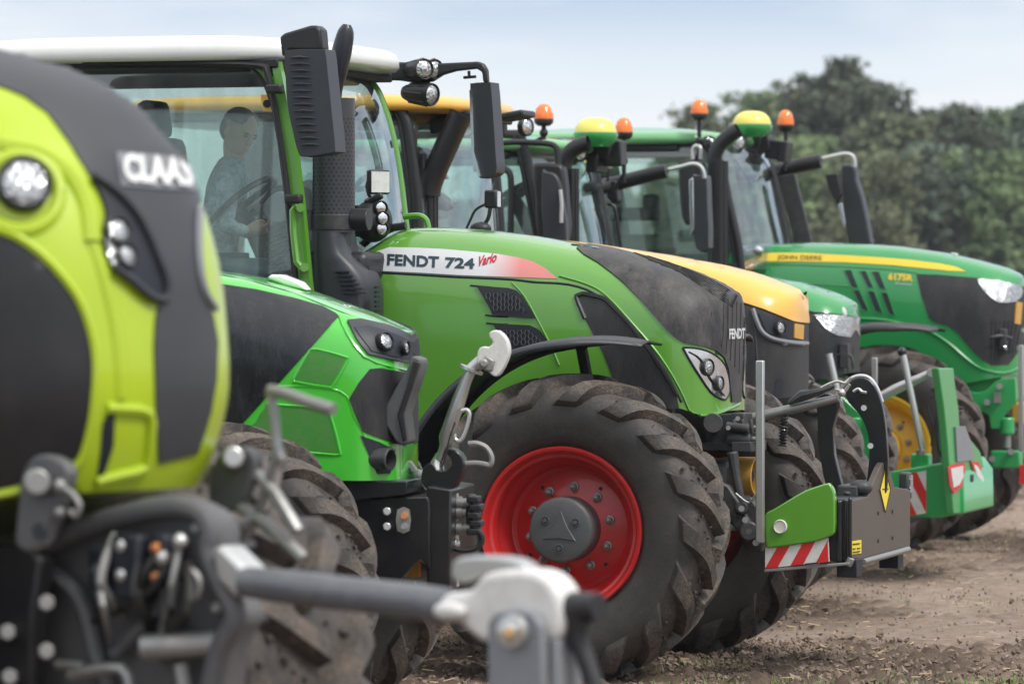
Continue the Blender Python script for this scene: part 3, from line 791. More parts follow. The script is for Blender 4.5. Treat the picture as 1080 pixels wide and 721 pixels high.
def chassis(root, W=.26, x0=-2.9, x1=.55, mat=None):
    mb = MB(); mb.box(((x0 + x1) / 2, 0, .86), (x1 - x0, 2 * W, .36)); mb.box((-.6, 0, 1.12), (1.5, .42, .4)); mb.box((x0 + .3, 0, 1.0), (.9, .7, .7))
    obj('chassis', mb, mat or M['greyblk'], root, .03)
    mb = MB(); mb.tube([(0, -.98, .74), (0, -.5, .72), (0, .5, .72), (0, .98, .74)], [.16, .11, .11, .16], 16); mb.box((0, 0, .72), (.34, .5, .30))
    mb.tube([(.16, -.85, .72), (.16, .85, .72)], .028, 10)
    obj('front_axle', mb, M['greyblk'], root, .01)
def hexmesh(fr, bvh, poly, cell, r, mat, parent, name='vent_mesh', off=.006):
    """woven hexagon wires inside a traced outline"""
    mb = MB(); xs = [p[0] for p in poly]; ys = [p[1] for p in poly]; dx = cell * 1.5; dy = cell * .60; done = set(); j = 0; y = min(ys)
    while y < max(ys) + dy:
        x = min(xs) + (dx * .5 if j % 2 else 0)
        while x < max(xs) + dx:
            P = [(x - cell * .5, y), (x - cell * .25, y - dy * 1.0), (x + cell * .25, y - dy * 1.0), (x + cell * .5, y), (x + cell * .25, y + dy), (x - cell * .25, y + dy)]
            for k in range(6):
                a, b = P[k], P[(k + 1) % 6]
                if k not in (0, 1, 2): continue
                if inside(a, poly) and inside(b, poly):
                    A_ = fr.cast(bvh, *a); B_ = fr.cast(bvh, *b); mb.tube([A_[0] + A_[1] * off, B_[0] + B_[1] * off], r, 4, cap=False)
            if inside((x + cell * .5, y), poly) and inside((x + cell, y), poly):
                A_ = fr.cast(bvh, x + cell * .5, y); B_ = fr.cast(bvh, x + cell, y); mb.tube([A_[0] + A_[1] * off, B_[0] + B_[1] * off], r, 4, cap=False)
            x += dx
        y += dy; j += 1
    return obj(name, mb, mat, parent)
def lamp_disc(name, c, d, r, mat, parent, rim=None, depth=.03, bulge=.3):
    """round lamp facing direction d"""
    c = Vector(c); d = Vector(d).normalized(); mb = MB()
    mb.lathe([(r * 1.14, -depth), (r * 1.16, .004), (r * 1.02, .010), (r * 1.0, -.004)], c, d, 28)
    b = obj(name, mb, rim or M['black'], parent, smooth=30)
    mb = MB(); mb.lathe([(r, 0), (r * .8, r * bulge * .45), (r * .5, r * bulge * .8), (0, r * bulge)], c, d, 28)
    obj('lens', mb, mat, b, smooth=60); return b
def beacon(fr, root, u, v0, v1, y, r=.085, base=.07, stem=.12):
    top = fr.at(u, v0, y); bot = fr.at(u, v1, y); H = top.z - bot.z; z0 = bot.z
    mb = MB(); mb.lathe([(0, H), (r * .45, H - .006), (r * .78, H - .03), (r * .93, H - .07), (r * 1., H * .45), (r * .98, H * .30)], (top.x, y, z0), (0, 0, 1), 24)
    for k in range(12):
        a = math.pi * k / 6; mb.tube([(top.x + r * 1.0 * math.cos(a), y + r * 1.0 * math.sin(a), z0 + H * .32), (top.x + r * .93 * math.cos(a), y + r * .93 * math.sin(a), z0 + H - .06)], .003, 4)
    o = obj('beacon', mb, M['amber'], root, smooth=40)
    mb = MB(); mb.lathe([(r * .98, H * .32), (r * 1.02, H * .28), (r * .95, H * .12), (r * .6, 0), (0, 0)], (top.x, y, z0), (0, 0, 1), 24)
    mb.cyl((top.x, y, z0), (top.x, y, z0 - stem), .016, 10); mb.ball((top.x, y, z0 - stem * .5), .03, 10, 6); mb.tube([(top.x, y, z0 - stem * .8), (top.x - .08, y + .02, z0 - stem * 1.2)], .014, 8)
    obj('beacon_base', mb, M['black'], o, smooth=40)

# ================================================================== the green tractor in the middle
f3 = Fr(597, 22.4, 18, y=-1.15)
T3 = empty('tractor', f3.o, f3.yaw)
tag(T3, 'green tractor with white cab roof, red wheel hubs and the number 724 on its bonnet', 'tractor', 'tractors parked in a row')
top3 = [(384, 271), (403, 260), (420, 249), (438, 240), (480, 240), (520, 243), (560, 248), (600, 255), (641, 262), (683, 273), (725, 285), (755, 298), (770, 306), (779, 312)]
zb3 = [(f3.at(430, 470, -.45).x, f3.at(430, 470, -.45).z), (f3.at(600, 440, -.45).x, f3.at(600, 440, -.45).z), (f3.at(716, 430, -.45).x, f3.at(716, 430, -.45).z), (f3.at(745, 441, -.4).x, f3.at(745, 441, -.4).z), (f3.at(780, 426, -.1).x, f3.at(780, 426, -.1).z)]
hm, hb3, xn3 = hood_mesh(f3, top3, .46, zb3, f3.at(383, 300, 0).x, nr=.30, nexp=2.6, cexp=3.4, zmf=.30, u_nose=786, wmin=.1)
H3 = obj('bonnet', hm, M['fgreen'], T3, smooth=40)
P3 = lambda n, p, m, **k: panel(f3, hb3, n, p, m, T3, **k)
blk = [(608, 262), (622, 257), (641, 260), (683, 271), (725, 284), (755, 297), (779, 310), (788, 316), (788, 345), (786, 372), (781, 384), (778, 424), (771, 424), (767, 388), (763, 377), (755, 370), (745, 366), (733, 363.5), (722, 361.5), (714, 357), (703, 348), (692, 335), (675, 316), (658, 299), (645, 288), (630, 277), (616, 269)]
P3('black_nose_panel', blk, M['blackdirty'], off=.008, step=5, mirror=True, mboff=-.004)
win = [(608, 314), (611, 311), (617, 310), (637, 315), (646, 323), (656, 333), (666, 344), (675, 356), (686, 370), (695, 384), (705, 400), (714, 417), (716, 432), (660, 432), (636, 372), (617, 336)]
P3('side_grille', win, M['mesh'], off=.003, step=7, mirror=True)
seam(f3, hb3, 'grille_edge', win[-1:] + win[:12], .012, M['black'], T3, off=.002, mirror=True)
seam(f3, hb3, 'bonnet_seam', [(393, 287), (440, 289.5), (481, 292), (537, 294.5), (564, 297.5), (600, 300), (628, 310), (655, 333), (683, 363), (705, 397), (719, 424)], .007, M['ink'], T3, off=-.002, mirror=True)
seam(f3, hb3, 'bonnet_ridge', [(540, 298), (553, 312), (566, 335), (580, 362), (590, 385)], .006, M['fgreen'], T3, off=.001, mirror=True)
seam(f3, hb3, 'bonnet_fold', [(590, 291), (620, 300), (640, 312), (668, 342), (695, 374), (716, 408), (730, 440)], .007, M['fgreen'], T3, off=.001, mirror=True)
# stripe and lettering
def grad_mat():
    m, t, n, b = nodemat('white_to_red_stripe'); tcx = t.nodes.new('ShaderNodeTexCoord'); sx = t.nodes.new('ShaderNodeSeparateXYZ'); t.links.new(tcx.outputs['Object'], sx.inputs[0])
    a, c = f3.at(508, 278, -.46).x, f3.at(545, 278, -.46).x
    mr = t.nodes.new('ShaderNodeMapRange'); mr.inputs['From Min'].default_value = a; mr.inputs['From Max'].default_value = c
    t.links.new(sx.outputs['X'], mr.inputs['Value']); t.links.new(mixc(t, mr.outputs['Result'], (.66, .67, .68), (.68, .22, .20)), b.inputs['Base Color'])
    b.inputs['Roughness'].default_value = .25; b.inputs['Coat Weight'].default_value = .4; return m
stripe = [(384, 272), (396, 266), (411, 261), (440, 261.5), (470, 263), (498, 265.5), (525, 268), (548, 272), (562, 276), (575, 283), (588, 294), (560, 293), (520, 291.5), (481, 290), (440, 287.5), (394, 285.5)]
P3('side_stripe', stripe, grad_mat(), off=.003, step=7, mirror=True, mboff=0)
hit3 = lambda u, v: f3.cast(hb3, u, v)
lettering(f3, hit3, 'FENDT', (408.5, 279.8), (463, 282.6), (409, 268.2), M['inkblue'], T3, off=.006, bold=.035)
lettering(f3, hit3, '724', (469.5, 282.8), (500.5, 284.2), (470, 271.6), M['inkblue'], T3, off=.006, bold=.035)
lettering(f3, hit3, 'Vario', (505, 281.5), (524, 276.5), (505.5, 271), M['inkred'], T3, off=.006, bold=.03, shear=.35)
for vt in ([(503, 301.5), (537, 304), (545, 306.5), (551, 312), (565, 335), (558, 335.5), (520, 332), (517, 325)], [(520, 341), (559, 343), (566, 346), (571, 350), (581, 364), (576, 370), (546, 370), (536, 366)]):
    P3('vent_frame', vt, M['black'], off=.010, step=5, mirror=True)
    c = (sum(p[0] for p in vt) / len(vt), sum(p[1] for p in vt) / len(vt)); inn = [(c[0] + (p[0] - c[0]) * .82 - 1.0, c[1] + (p[1] - c[1]) * .74) for p in vt]
    P3('vent_backing', inn, M['ink'], off=.011, step=5)
    hexmesh(f3, hb3, inn, 5.2, .0030, M['hub'], T3, off=.016)
seam(f3, hb3, 'vent_line', [(496, 301), (503, 301.6), (518, 303)], .005, M['ink'], T3)
seam(f3, hb3, 'vent_line', [(512, 332), (522, 333.5), (536, 334)], .005, M['ink'], T3)
seam(f3, hb3, 'vent_line', [(513, 340.5), (522, 341.5), (536, 342)], .005, M['ink'], T3)
# headlight
hl = [(720, 366.5), (732, 367), (745, 370), (756, 376), (764, 385), (768, 398), (769, 412), (765, 421), (758, 419), (749, 413), (738, 397), (728, 381)]
P3('headlight', hl, M['chrome'], off=.004, step=4, mirror=True, k=2)
seam(f3, hb3, 'headlight_edge', hl + hl[:1], .006, M['ink'], T3, off=.002, k=2, mirror=True)
for (u, v, r) in ((745.5, 387, .038), (757, 404, .034)):
    l, n = hit3(u, v); lamp_disc('headlight_lamp', l + n * .012, n + Vector((.5, 0, 0)), r, M['lens'], T3, rim=M['greyblk'])
seam(f3, hb3, 'lamp_trim', [(726, 371), (738, 379), (748, 399), (762, 417)], .004, M['black'], T3, off=.01)
# ribs of the black nose and its badge
for k in range(6):
    u = 784.5 - k * 4.2 - k * .3; v0 = 318 + (0 if k < 2 else k * -1.2)
    seam(f3, hb3, 'nose_rib', [(u, v0 + 2), (u - .3, 335), (u - .6, 345), (u - 1.2, 356), (u - 2 - k * .1, 366 + max(0, 5 - k) * 7)], .003, M['black'], T3, off=.008, k=2)
for k in range(8):
    seam(f3, hb3, 'nose_groove', [(665 + k * 3, 266.8 + k * 1.3), (705 + k * 2, 278.5 + k * 1.6), (748, 296 + k * 1.9), (776 - k * .8, 312 + k * 1.6)], .0028, M['black'], T3, off=.010, k=2)
lettering(f3, hit3, 'FENDT', (766.5, 357.5), (783, 356.8), (766.5, 346.5), M['inkgrey'], T3, off=.014, bold=.04)
seam(f3, hb3, 'chin_trim', [(741, 440), (752, 437), (766, 432), (779, 425.5)], .010, M['fgreen'], T3, off=.0)
# cab
Af = [(383, 83), (394, 92), (403, 110), (412, 141), (418, 170), (423, 207), (428, 250), (431, 290), (433, 330)]
A3 = [(q.x, q.z) for q in f3.poly(Af, .80)]
rx1 = f3.at(300, 55, -.9).x; rz0 = f3.at(298, 64, -.9).z
cab(f3, T3, A3, .80, None, rx1 - 1.95, A3[-1][1], (rx1 - 2.1, rx1 + .10, .93, rz0, .125, 5., .04), (M['white'], M['fgreen'], M['dark']), M['glass'], pr=.026)
obj('cab_side', MB().box(((A3[-1][0] + rx1 - 1.95) / 2, 0, A3[-1][1] - .35), (1.5, 1.5, .55)), M['black'], T3, .04)
# near pillar: fat green profile with hinge parts
Pn = [f3.at(u, v, -.83) for u, v in ((292, 66), (300, 110), (309, 160), (316, 215), (324, 300), (328, 330))]
obj('door_pillar', MB().tube(Pn, [.030, .036, .034, .034, .034, .034], 4), M['fgreen'], T3, smooth=20)
Ps = [f3.at(u, v, -.86) for u, v in ((280, 68), (288, 105), (296, 150), (303, 205), (312, 300))]
obj('door_seal', MB().tube(Ps, .018, 8), M['dark'], T3)
obj('door_frame', MB().tube(sm([f3.at(u, v, -.88) for u, v in ((88, 66), (200, 67), (270, 69), (281, 76), (288, 105), (296, 150), (303, 205), (311, 300))], 3, False), .014, 8), M['black'], T3)
for (u, v) in ((290, 94), (310, 210)):
    mb = MB(); p = f3.at(u, v, -.92); mb.box(p, (.085, .06, .048)); obj('door_hinge', mb, M['black'], T3, .012)
mb = MB(); mb.tube([f3.at(u, v, -.93) for u, v in ((317, 219), (313, 217), (309, 222), (309.5, 245), (313, 276), (319, 283))], .018, 8); mb.cyl(f3.at(317, 219, -.95), f3.at(317, 219, -.85), .022, 12); mb.cyl(f3.at(321, 282, -.95), f3.at(321, 282, -.85), .022, 12)
obj('door_strap', mb, M['fgreen'], T3)
obj('roof_underside', MB().box((rx1 - .95, 0, rz0 - .01), (1.8, 1.72, .05)), M['dark'], T3, .01)
# exhaust
ey = -.62
def e3(u, v): return f3.at(u, v, ey)
a = e3(352, 236); b = e3(352, 105)
mb = MB(); r = (e3(373, 200).x - e3(331, 200).x) / 2; mb.cyl(e3(352, 245), e3(352, 104), r, 40)
for j in range(30):
    for i in range(26):
        if b.z - .05 - j * .0205 < a.z + .02: break
        t = 2 * math.pi * (i + .5 * (j % 2)) / 26; z = b.z - .10 - j * .0205; c = Vector((a.x, ey, z)); d = Vector((math.cos(t), math.sin(t), 0)); q = Vector((-d.y, d.x, 0))
        ring = [c + d * (r * 1.004) + q * .0065 * math.cos(s2) + Vector((0, 0, .0065 * math.sin(s2))) for s2 in np.linspace(0, 5.5, 7)]
        mb.add(ring, [tuple(range(7))], 1)
ex = obj('exhaust_guard', mb, [M['guard'], M['ink']], T3, smooth=40)
mb = MB(); mb.cyl(e3(352, 226), e3(352, 243), r * 1.03, 40); mb.cyl(e3(352, 262), e3(352, 243), r * .82, 32); obj('exhaust_collar', mb, M['greyblk'], T3, .004)
mb = MB(); c = e3(326, 232)
for s_ in (-1, 1): mb.cyl(a + Vector((s_ * .10, 0, .02)), a + Vector((s_ * .19, 0, .02)), .055, 16)
obj('exhaust_clamp', mb, M['black'], T3, .004)
P = [e3(*q) for q in sm([(354, 112), (354, 96), (355.5, 78), (360, 56), (364, 38), (366, 26)], 3, False)]; n = len(P)
rr = [np.interp(i / (n - 1), [0, .2, .4, .62, .85, 1], [.026, .034, .050, .052, .043, .020]) for i in range(n)]
mb = MB(); mb.tube(P, rr, 24); q = Matrix.Rotation(R(11), 3, 'Y'); mb.ball(e3(361, 58) + Vector((0, -.022, 0)), (.043, .034, .150), 20, 16, 1, rot=q)
obj('exhaust_pipe', mb, [M['arm'], M['ink']], T3, smooth=50)
# shroud at the exhaust foot
sec = [(352, 245, 15, .0), (353, 258, 17, 0), (354, 268, 20, 0), (360, 280, 28, 0), (364, 292, 33, 0), (366, 305, 35, 0), (366, 330, 35, 0), (366, 350, 34, 0)]
rows = []
for (u, v, hw, _) in sec:
    c = e3(u, v); hx = hw / 219.; 
    rows.append([Vector((c.x + hx * abs(math.cos(t)) ** .6 * (1 if math.cos(t) > 0 else -1), ey + .02 + .17 * abs(math.sin(t)) ** .6 * (1 if math.sin(t) > 0 else -1), c.z)) for t in np.linspace(0, 2 * math.pi, 41)[:-1]])
mb = MB().grid(rows, close=True)
shroud = obj('exhaust_shroud', mb, M['grey'], T3, smooth=50)
mb = MB()
for k in range(6): 
    a0 = f3.at(354 + k * 1.5, 286 + k * 4.4, ey - .155); a1 = f3.at(368 + k * 3.6, 287 + k * 4.6, ey - .155); mb.box((a0 + a1) / 2, ((a1 - a0).length, .02, .007))
for k in range(7): mb.box(f3.at(397.5, 303 + k * 5, ey - .12), (.012, .05, .012))
obj('shroud_slot', mb, M['ink'], shroud)
# mirrors
def mirror_ribbed(fr, root, body, head, y, th=.16, ribs=14, mat=None):
    bp = fr.poly(sm(body, 3), y); mb = MB(); mb.prism(bp, (0, th, 0)); o = obj('mirror', mb, mat or M['grey'], root, .018, seg=3)
    if ribs:
        us = [p[0] for p in body]; v0, v1 = min(p[1] for p in body) + 9, max(p[1] for p in body) - 12; mb = MB()
        for k in range(ribs):
            v = v0 + (v1 - v0) * k / (ribs - 1); xs = []
            for i in range(len(body)):
                p, q = body[i - 1], body[i]
                if (p[1] > v) != (q[1] > v): xs.append(p[0] + (q[0] - p[0]) * (v - p[1]) / (q[1] - p[1]))
            L, R_ = min(xs), max(xs); a = fr.at(L + (R_ - L) * .12, v, y - .004); b = fr.at(L + (R_ - L) * .60, v, y - .004)
            m_ = (a + b) / 2 + Vector((0, -.004, .003)); mb.tube([a, m_, b], [.002, .008, .002], 6)
        obj('mirror_rib', mb, mat or M['grey'], o)
    if head: obj('mirror_bracket', MB().prism(fr.poly(head, y + .04), (0, th * .7, 0)), M['black'], o, .012)
    return o
mirror_ribbed(f3, T3, [(300, 57), (305, 53), (338, 52), (343, 55), (346, 80), (350, 120), (353.5, 156), (350, 161), (322, 165), (315, 162), (309, 140), (303, 110), (301, 80)],
              [(294.5, 39), (300, 35), (327, 27), (333, 27), (338, 31), (340, 53), (306, 53), (297, 60)], -1.30, .15)
mb = MB(); mb.tube([f3.at(u, v, y) for u, v, y in ((337, 42, -1.22), (341, 50, -1.2), (322, 64, -.9))], .02, 8); obj('mirror_arm', mb, M['black'], T3)
yl = 1.30
mirror_ribbed(f3, T3, [(496, 92), (498, 88), (515, 87), (517.5, 90), (520, 120), (522.5, 160), (523, 182), (510, 187), (505, 186), (499, 165), (496, 130)], None, yl, .15, 0)
obj('mirror_glass', MB().prism(f3.poly([(495, 95), (498, 95), (500, 160), (507, 186), (504, 186), (497, 160)], yl - .03), (0, .05, 0)), M['chrome'], T3)
obj('mirror_arm', MB().prism(f3.poly([(391, 65.5), (420, 65.5), (460, 67), (503, 65), (509, 67), (513, 74), (514, 87), (509, 87), (508, 76), (502, 72.5), (480, 75), (466, 79), (455, 86), (440, 88), (420, 85), (402, 84.5), (397, 74)], 1.02), (0, .05, 0)), M['black'], T3, .01)
mb = MB(); mb.tube([f3.at(494.5, 75, 1.05), f3.at(495, 82, 1.05)], .009, 6); mb.tube([f3.at(489, 82, 1.05), f3.at(502, 81, 1.05)], .008, 6); obj('arm_bracket', mb, M['black'], T3)
def round_lamp(fr, root, u, v, y, r, L, d=(1, -.55, 0)):
    c = fr.at(u, v, y); d = Vector(d).normalized(); mb = MB(); mb.lathe([(.0, -L), (r * .62, -L * .97), (r * .85, -L * .8), (r * 1.05, -L * .4), (r * 1.12, 0), (r * 1.05, .012), (r * .96, .008)], c, d, 24)
    for k in range(8):
        t = k * math.pi / 4; q = d.orthogonal().normalized(); q2 = d.cross(q); e = q * math.cos(t) + q2 * math.sin(t); mb.tube([c - d * L * .8 + e * r * .87, c - d * .1 * L + e * r * 1.1], .006, 5)
    o = obj('work_lamp', mb, M['black'], root, smooth=50); m2 = MB(); m2.lathe([(r * .97, 0), (r * .7, .012), (0, .02)], c, d, 24); obj('lens', m2, M['ledlens'], o, smooth=60); return o
round_lamp(f3, T3, 447, 73, .95, .052, .19, (1, -.9, 0)); round_lamp(f3, T3, 458, 73, 1.02, .050, .10, (1, -.9, 0)); round_lamp(f3, T3, 455, 100, .98, .056, .19, (1, -.35, -.1))
# lamps between exhaust and pillar, rail
c = f3.atx(401, 192, f3.at(401, 192, -.2).x); d = Vector((.75, -.65, 0)).normalized(); qm = d.to_track_quat('X', 'Z').to_matrix()
lamp = obj('square_lamp', MB().box(c - d * .02, (.04, .125, .125), qm), M['black'], T3, .012); 
mb = MB(); mb.box(c + d * .002, (.004, .105, .105), qm); obj('lens', mb, M['ledflat'], lamp)
obj('lamp_bracket', MB().tube(sm([f3.at(u, v, -.2) for u, v in ((390, 186), (387, 197), (391, 209), (399, 211), (402, 204))], 3, False), .009, 8), M['black'], T3)
c = f3.at(393, 233, -.22)
mb = MB(); mb.ball(c, (.10, .12, .11), 20, 14); mb.box(c + Vector((-.07, .02, .0)), (.12, .12, .16)); mb.cyl(c + Vector((-.02, -.05, .09)), c + Vector((.07, -.05, .13)), .02, 8); dk = obj('headlamp_pod', mb, M['black'], T3, .008)
for (u, v) in ((402, 219), (404, 230), (403, 241)):
    lamp_disc('pod_lamp', f3.at(u, v, -.30), (1, -1.1, .05), .032, M['chrome'], dk)
obj('grab_rail', MB().tube(sm([f3.at(u, v, .1) for u, v in ((426, 228.5), (440, 227.5), (446, 229), (450, 233), (452, 241))], 3, False), .016, 8), M['fgreen'], T3)
mb = MB(); mb.tube([f3.at(u, v, -.15) for u, v in ((378, 262), (392, 250), (415, 240), (428, 238))], .02, 8); obj('cowl_edge', mb, M['black'], T3)
obj('cowl', MB().box((f3.at(400, 262, 0).x - .06, 0, f3.at(400, 262, 0).z - .10), (.45, 1.3, .16)), M['black'], T3, .04)
# small mirror and lamp on the bonnet's left rear (cab ahead mirror)
mb = MB(); c = f3.at(519, 210, .62); mb.box(c, (.07, .07, .095)); m_ = obj('front_view_mirror', mb, M['black'], T3, .012); obj('mirror_glass', MB().box(c + Vector((.036, -.0, 0)), (.006, .055, .08)), M['chrome'], m_)
mb = MB(); mb.tube(sm([f3.at(u, v, .6) for u, v in ((517, 219), (515, 230), (509, 238), (498, 243))], 3, False), .011, 8); mb.tube(sm([f3.at(u, v, .6) for u, v in ((513, 215), (502, 221), (496, 232), (492, 241))], 3, False), .007, 6); mb.ball(f3.at(507, 241, .55), (.06, .05, .035), 12, 8)
obj('mirror_stalk', mb, M['black'], T3)
# fender
def fender(root, s_, a0, a1, r, y0, y1, mat, zc=.75, lip=.05, tip=True, name='front_fender', xoff=0.):
    rows = []; N = 30
    for i in range(N + 1):
        t = i / N; a = R(a0 + (a1 - a0) * t); rr = r + (.055 * max(0, (t - .72) / .28) ** 1.5 if tip else 0) ; k = 1. if (t < .8 or not tip) else 1 - (t - .8) / .2 * .65; lp = lip * k
        def P(rad, y): return Vector((xoff + rad * math.sin(a), s_ * y, zc + rad * math.cos(a)))
        ym = (y0 + y1) / 2; yy0 = y0 if k == 1 else y1 + (y0 - y1) * (k * .5 + .5)
        rows.append([P(rr - lp, y1), P(rr, y1 + .01 * (-1)), P(rr + .02, ym), P(rr + .004, yy0 - .02), P(rr - .012, yy0), P(rr - lp, yy0)])
    o = obj(name, MB().grid(rows), mat, root, smooth=60); so = o.modifiers.new('thick', 'SOLIDIFY'); so.thickness = .012; return o
for s_ in (-1, 1): fender(T3, s_, -82, 21.5, .890, 1.20, .68, M['grey'], lip=.034)
mb = MB(); mb.tube([(0, -.9, 1.61), (0, -.7, 1.3), (0, -.66, .8)], .03, 8); mb.tube([(0, .9, 1.61), (0, .7, 1.3), (0, .66, .8)], .03, 8); obj('fender_stay', mb, M['arm'], T3)
chassis(T3); wheel(T3, -.03, -.93, 2, 1.0, M['red'], wide=1.04, spin=.05, nuts=True); wheel(T3, 0, .95, 2, 1.0, M['red'], spin=.2); rear_end(T3, rim=M['red'], fmat=M['fgreen'])
# front linkage castings
def q3(u, v, y): return f3.at(u, v, y)
mb = MB()
mb.prism(f3.poly([(742, 447), (752, 437), (770, 436), (776, 440), (776, 456), (770, 470), (752, 476), (745, 470)], -.28), (0, .3, 0))
mb.cyl(q3(752, 446, -.30), q3(752, 446, -.42), .05, 16); mb.cyl(q3(768, 462, -.3), q3(792, 464, -.3), .035, 14); mb.cyl(q3(766, 449, -.33), q3(790, 452, -.33), .022, 12)
mb.box(q3(782, 448, -.2), (.07, .16, .12)); mb.box(q3(762, 470, -.2), (.2, .2, .04)); mb.box(q3(790, 470, -.2), (.1, .3, .05))
for k in range(5): mb.cyl(q3(774 + k * 4.4, 442 + (k % 2) * 5, -.3), q3(776 + k * 4.4, 458 + (k % 2) * 5, -.3), .012, 8)
obj('linkage_block', mb, M['greyblk'], T3, .012)
mb = MB()
for k in range(4): mb.cyl(q3(748 + k * 10, 441 + 5 * (k % 3), -.36), q3(748 + k * 10, 441 + 5 * (k % 3), -.40), .012, 8); 
mb.cyl(q3(786, 462, -.28), q3(800, 463, -.28), .012, 8); mb.cyl(q3(786, 450, -.28), q3(803, 451, -.28), .01, 8)
obj('coupler', mb, M['zinc'], T3)
# gold guard pipe
ax = Vector((1, -.10, 0)).normalized(); c = q3(789, 502, -.02)
mb = MB(); mb.lathe([(.090, -.16), (.096, -.10), (.098, .05), (.090, .052), (.086, .02), (.084, -.16)], c, ax, 36); mb.ball(c - ax * .15, (.03, .084, .084), 16, 10)
obj('shaft_guard', mb, M['gold'], T3)
mb = MB(); mb.cyl(c - ax * .14, c + ax * .02, .03, 12); obj('drive_shaft', mb, M['ink'], T3)
mb = MB()
mb.prism(f3.poly([(776, 526), (792, 524), (802, 540), (806, 570), (802, 582), (788, 580), (778, 560), (772, 540)], -.42), (0, .07, 0)); mb.prism(f3.poly([(776, 526), (792, 524), (802, 540), (806, 570), (802, 582), (788, 580), (778, 560), (772, 540)], .35), (0, .07, 0))
mb.prism(f3.poly([(742, 500), (768, 512), (796, 556), (800, 575), (790, 575), (760, 540), (742, 525)], -.45), (0, .06, 0))
mb.cyl(q3(790, 560, -.5), q3(790, 560, -.38), .05, 16); mb.cyl(q3(782, 536, -.46), q3(782, 536, -.38), .035, 12)
mb.tube([q3(772, 476, -.4), q3(776, 500, -.4), q3(784, 540, -.4)], [.03, .022, .02], 10)
obj('lower_link', mb, M['greyblk'], T3, .01)
mb = MB(); 
for (u, v) in ((790, 560), (782, 536), (797, 572), (786, 548)): mb.cyl(q3(u, v, -.46), q3(u, v, -.50), .016, 8)
mb.tube(sm([q3(u, v, -.46) for u, v in ((776, 520), (790, 530), (799, 520), (805, 536), (800, 552))], 3, False), .006, 6)
obj('link_pin', mb, M['zinc'], T3)

# ================================================================== front weight carried by the middle tractor
xw = f3.at(896, 560, -.52).x
TW = empty('front_weight', f3.M @ Vector((xw - .2, 0, 0)), f3.yaw); fw = f3
tag(TW, 'brown-grey block weight with a yellow diamond, green side shield and red and white stripes', 'weight block')
TW.matrix_world = f3.M
yn = -.53; xs0, xs1 = f3.at(874, 560, yn).x, xw
front = [(896, 528), (916, 523.5), (922, 506), (928, 492.5), (931, 487.5), (937, 491), (941, 504), (943.5, 513), (960, 516.5), (960, 577), (911, 590.5), (896, 591)]
mb = MB(); mb.prism([f3.atx(u, v, xw) for u, v in front], (-.03, 0, 0)); obj('front_plate', mb, M['brown'], TW, .004)
z0, z1 = f3.at(890, 591, yn).z, f3.at(890, 527, yn).z; yr = f3.atx(960, 550, xw).y
mb = MB(); mb.box(((xs0 - .05 + xw - .035) / 2, (yn + yr) / 2, (z0 + z1) / 2 + .005), (xw - .035 - xs0 + .10, yr - yn - .01, z1 - z0)); 
mb.cyl(f3.at(885.5, 527, yn - .004), f3.at(885.5, 592, yn - .004), .012, 10); mb.cyl(f3.at(896.5, 524, yn - .004), f3.at(896.5, 594, yn - .004), .010, 10)
obj('weight_body', mb, M['arm'], TW, .012)
mb = MB()
for (u, v) in ((926, 541), (941, 539), (926, 570), (941, 567)): p = f3.atx(u, v, xw); mb.cyl(p + Vector((-.002, 0, 0)), p + Vector((.004, 0, 0)), .010, 10)
obj('bolt', mb, M['ink'], TW)
def onf(pts, dx): return [f3.atx(u, v, xw + dx) for u, v in pts]
dm = obj('diamond_sign', MB().prism(onf([(934, 493), (939.2, 516), (934, 540), (928.3, 516)], .004), (-.003, 0, 0)), M['stickery'], TW)
mb = MB(); dpt = [(934, 493), (939.2, 516), (934, 540), (928.3, 516)]
for i in range(4):
    a, b = f3.atx(*dpt[i], xw + .006), f3.atx(*dpt[(i + 1) % 4], xw + .006); mb.tube([a, b], .002, 4)
mb.tube([f3.atx(931, 515.5, xw + .006), f3.atx(937, 515.1, xw + .006)], .003, 4)
obj('sign_border', mb, M['ink'], dm)
st = obj('warning_sticker', MB().prism(onf([(898, 570.5), (908.5, 569), (908.5, 583), (898, 584.5)], .004), (-.003, 0, 0)), M['stickery'], TW)
mb = MB()
for (a, b) in (((899.5, 573.5), (906.8, 572.6)), ((899.5, 578.5), (902.2, 578.2)), ((904, 578), (907, 577.6)), ((899.5, 582), (907, 581))): mb.tube([f3.atx(*a, xw + .006), f3.atx(*b, xw + .006)], .0035, 4)
obj('sticker_print', mb, M['ink'], st)
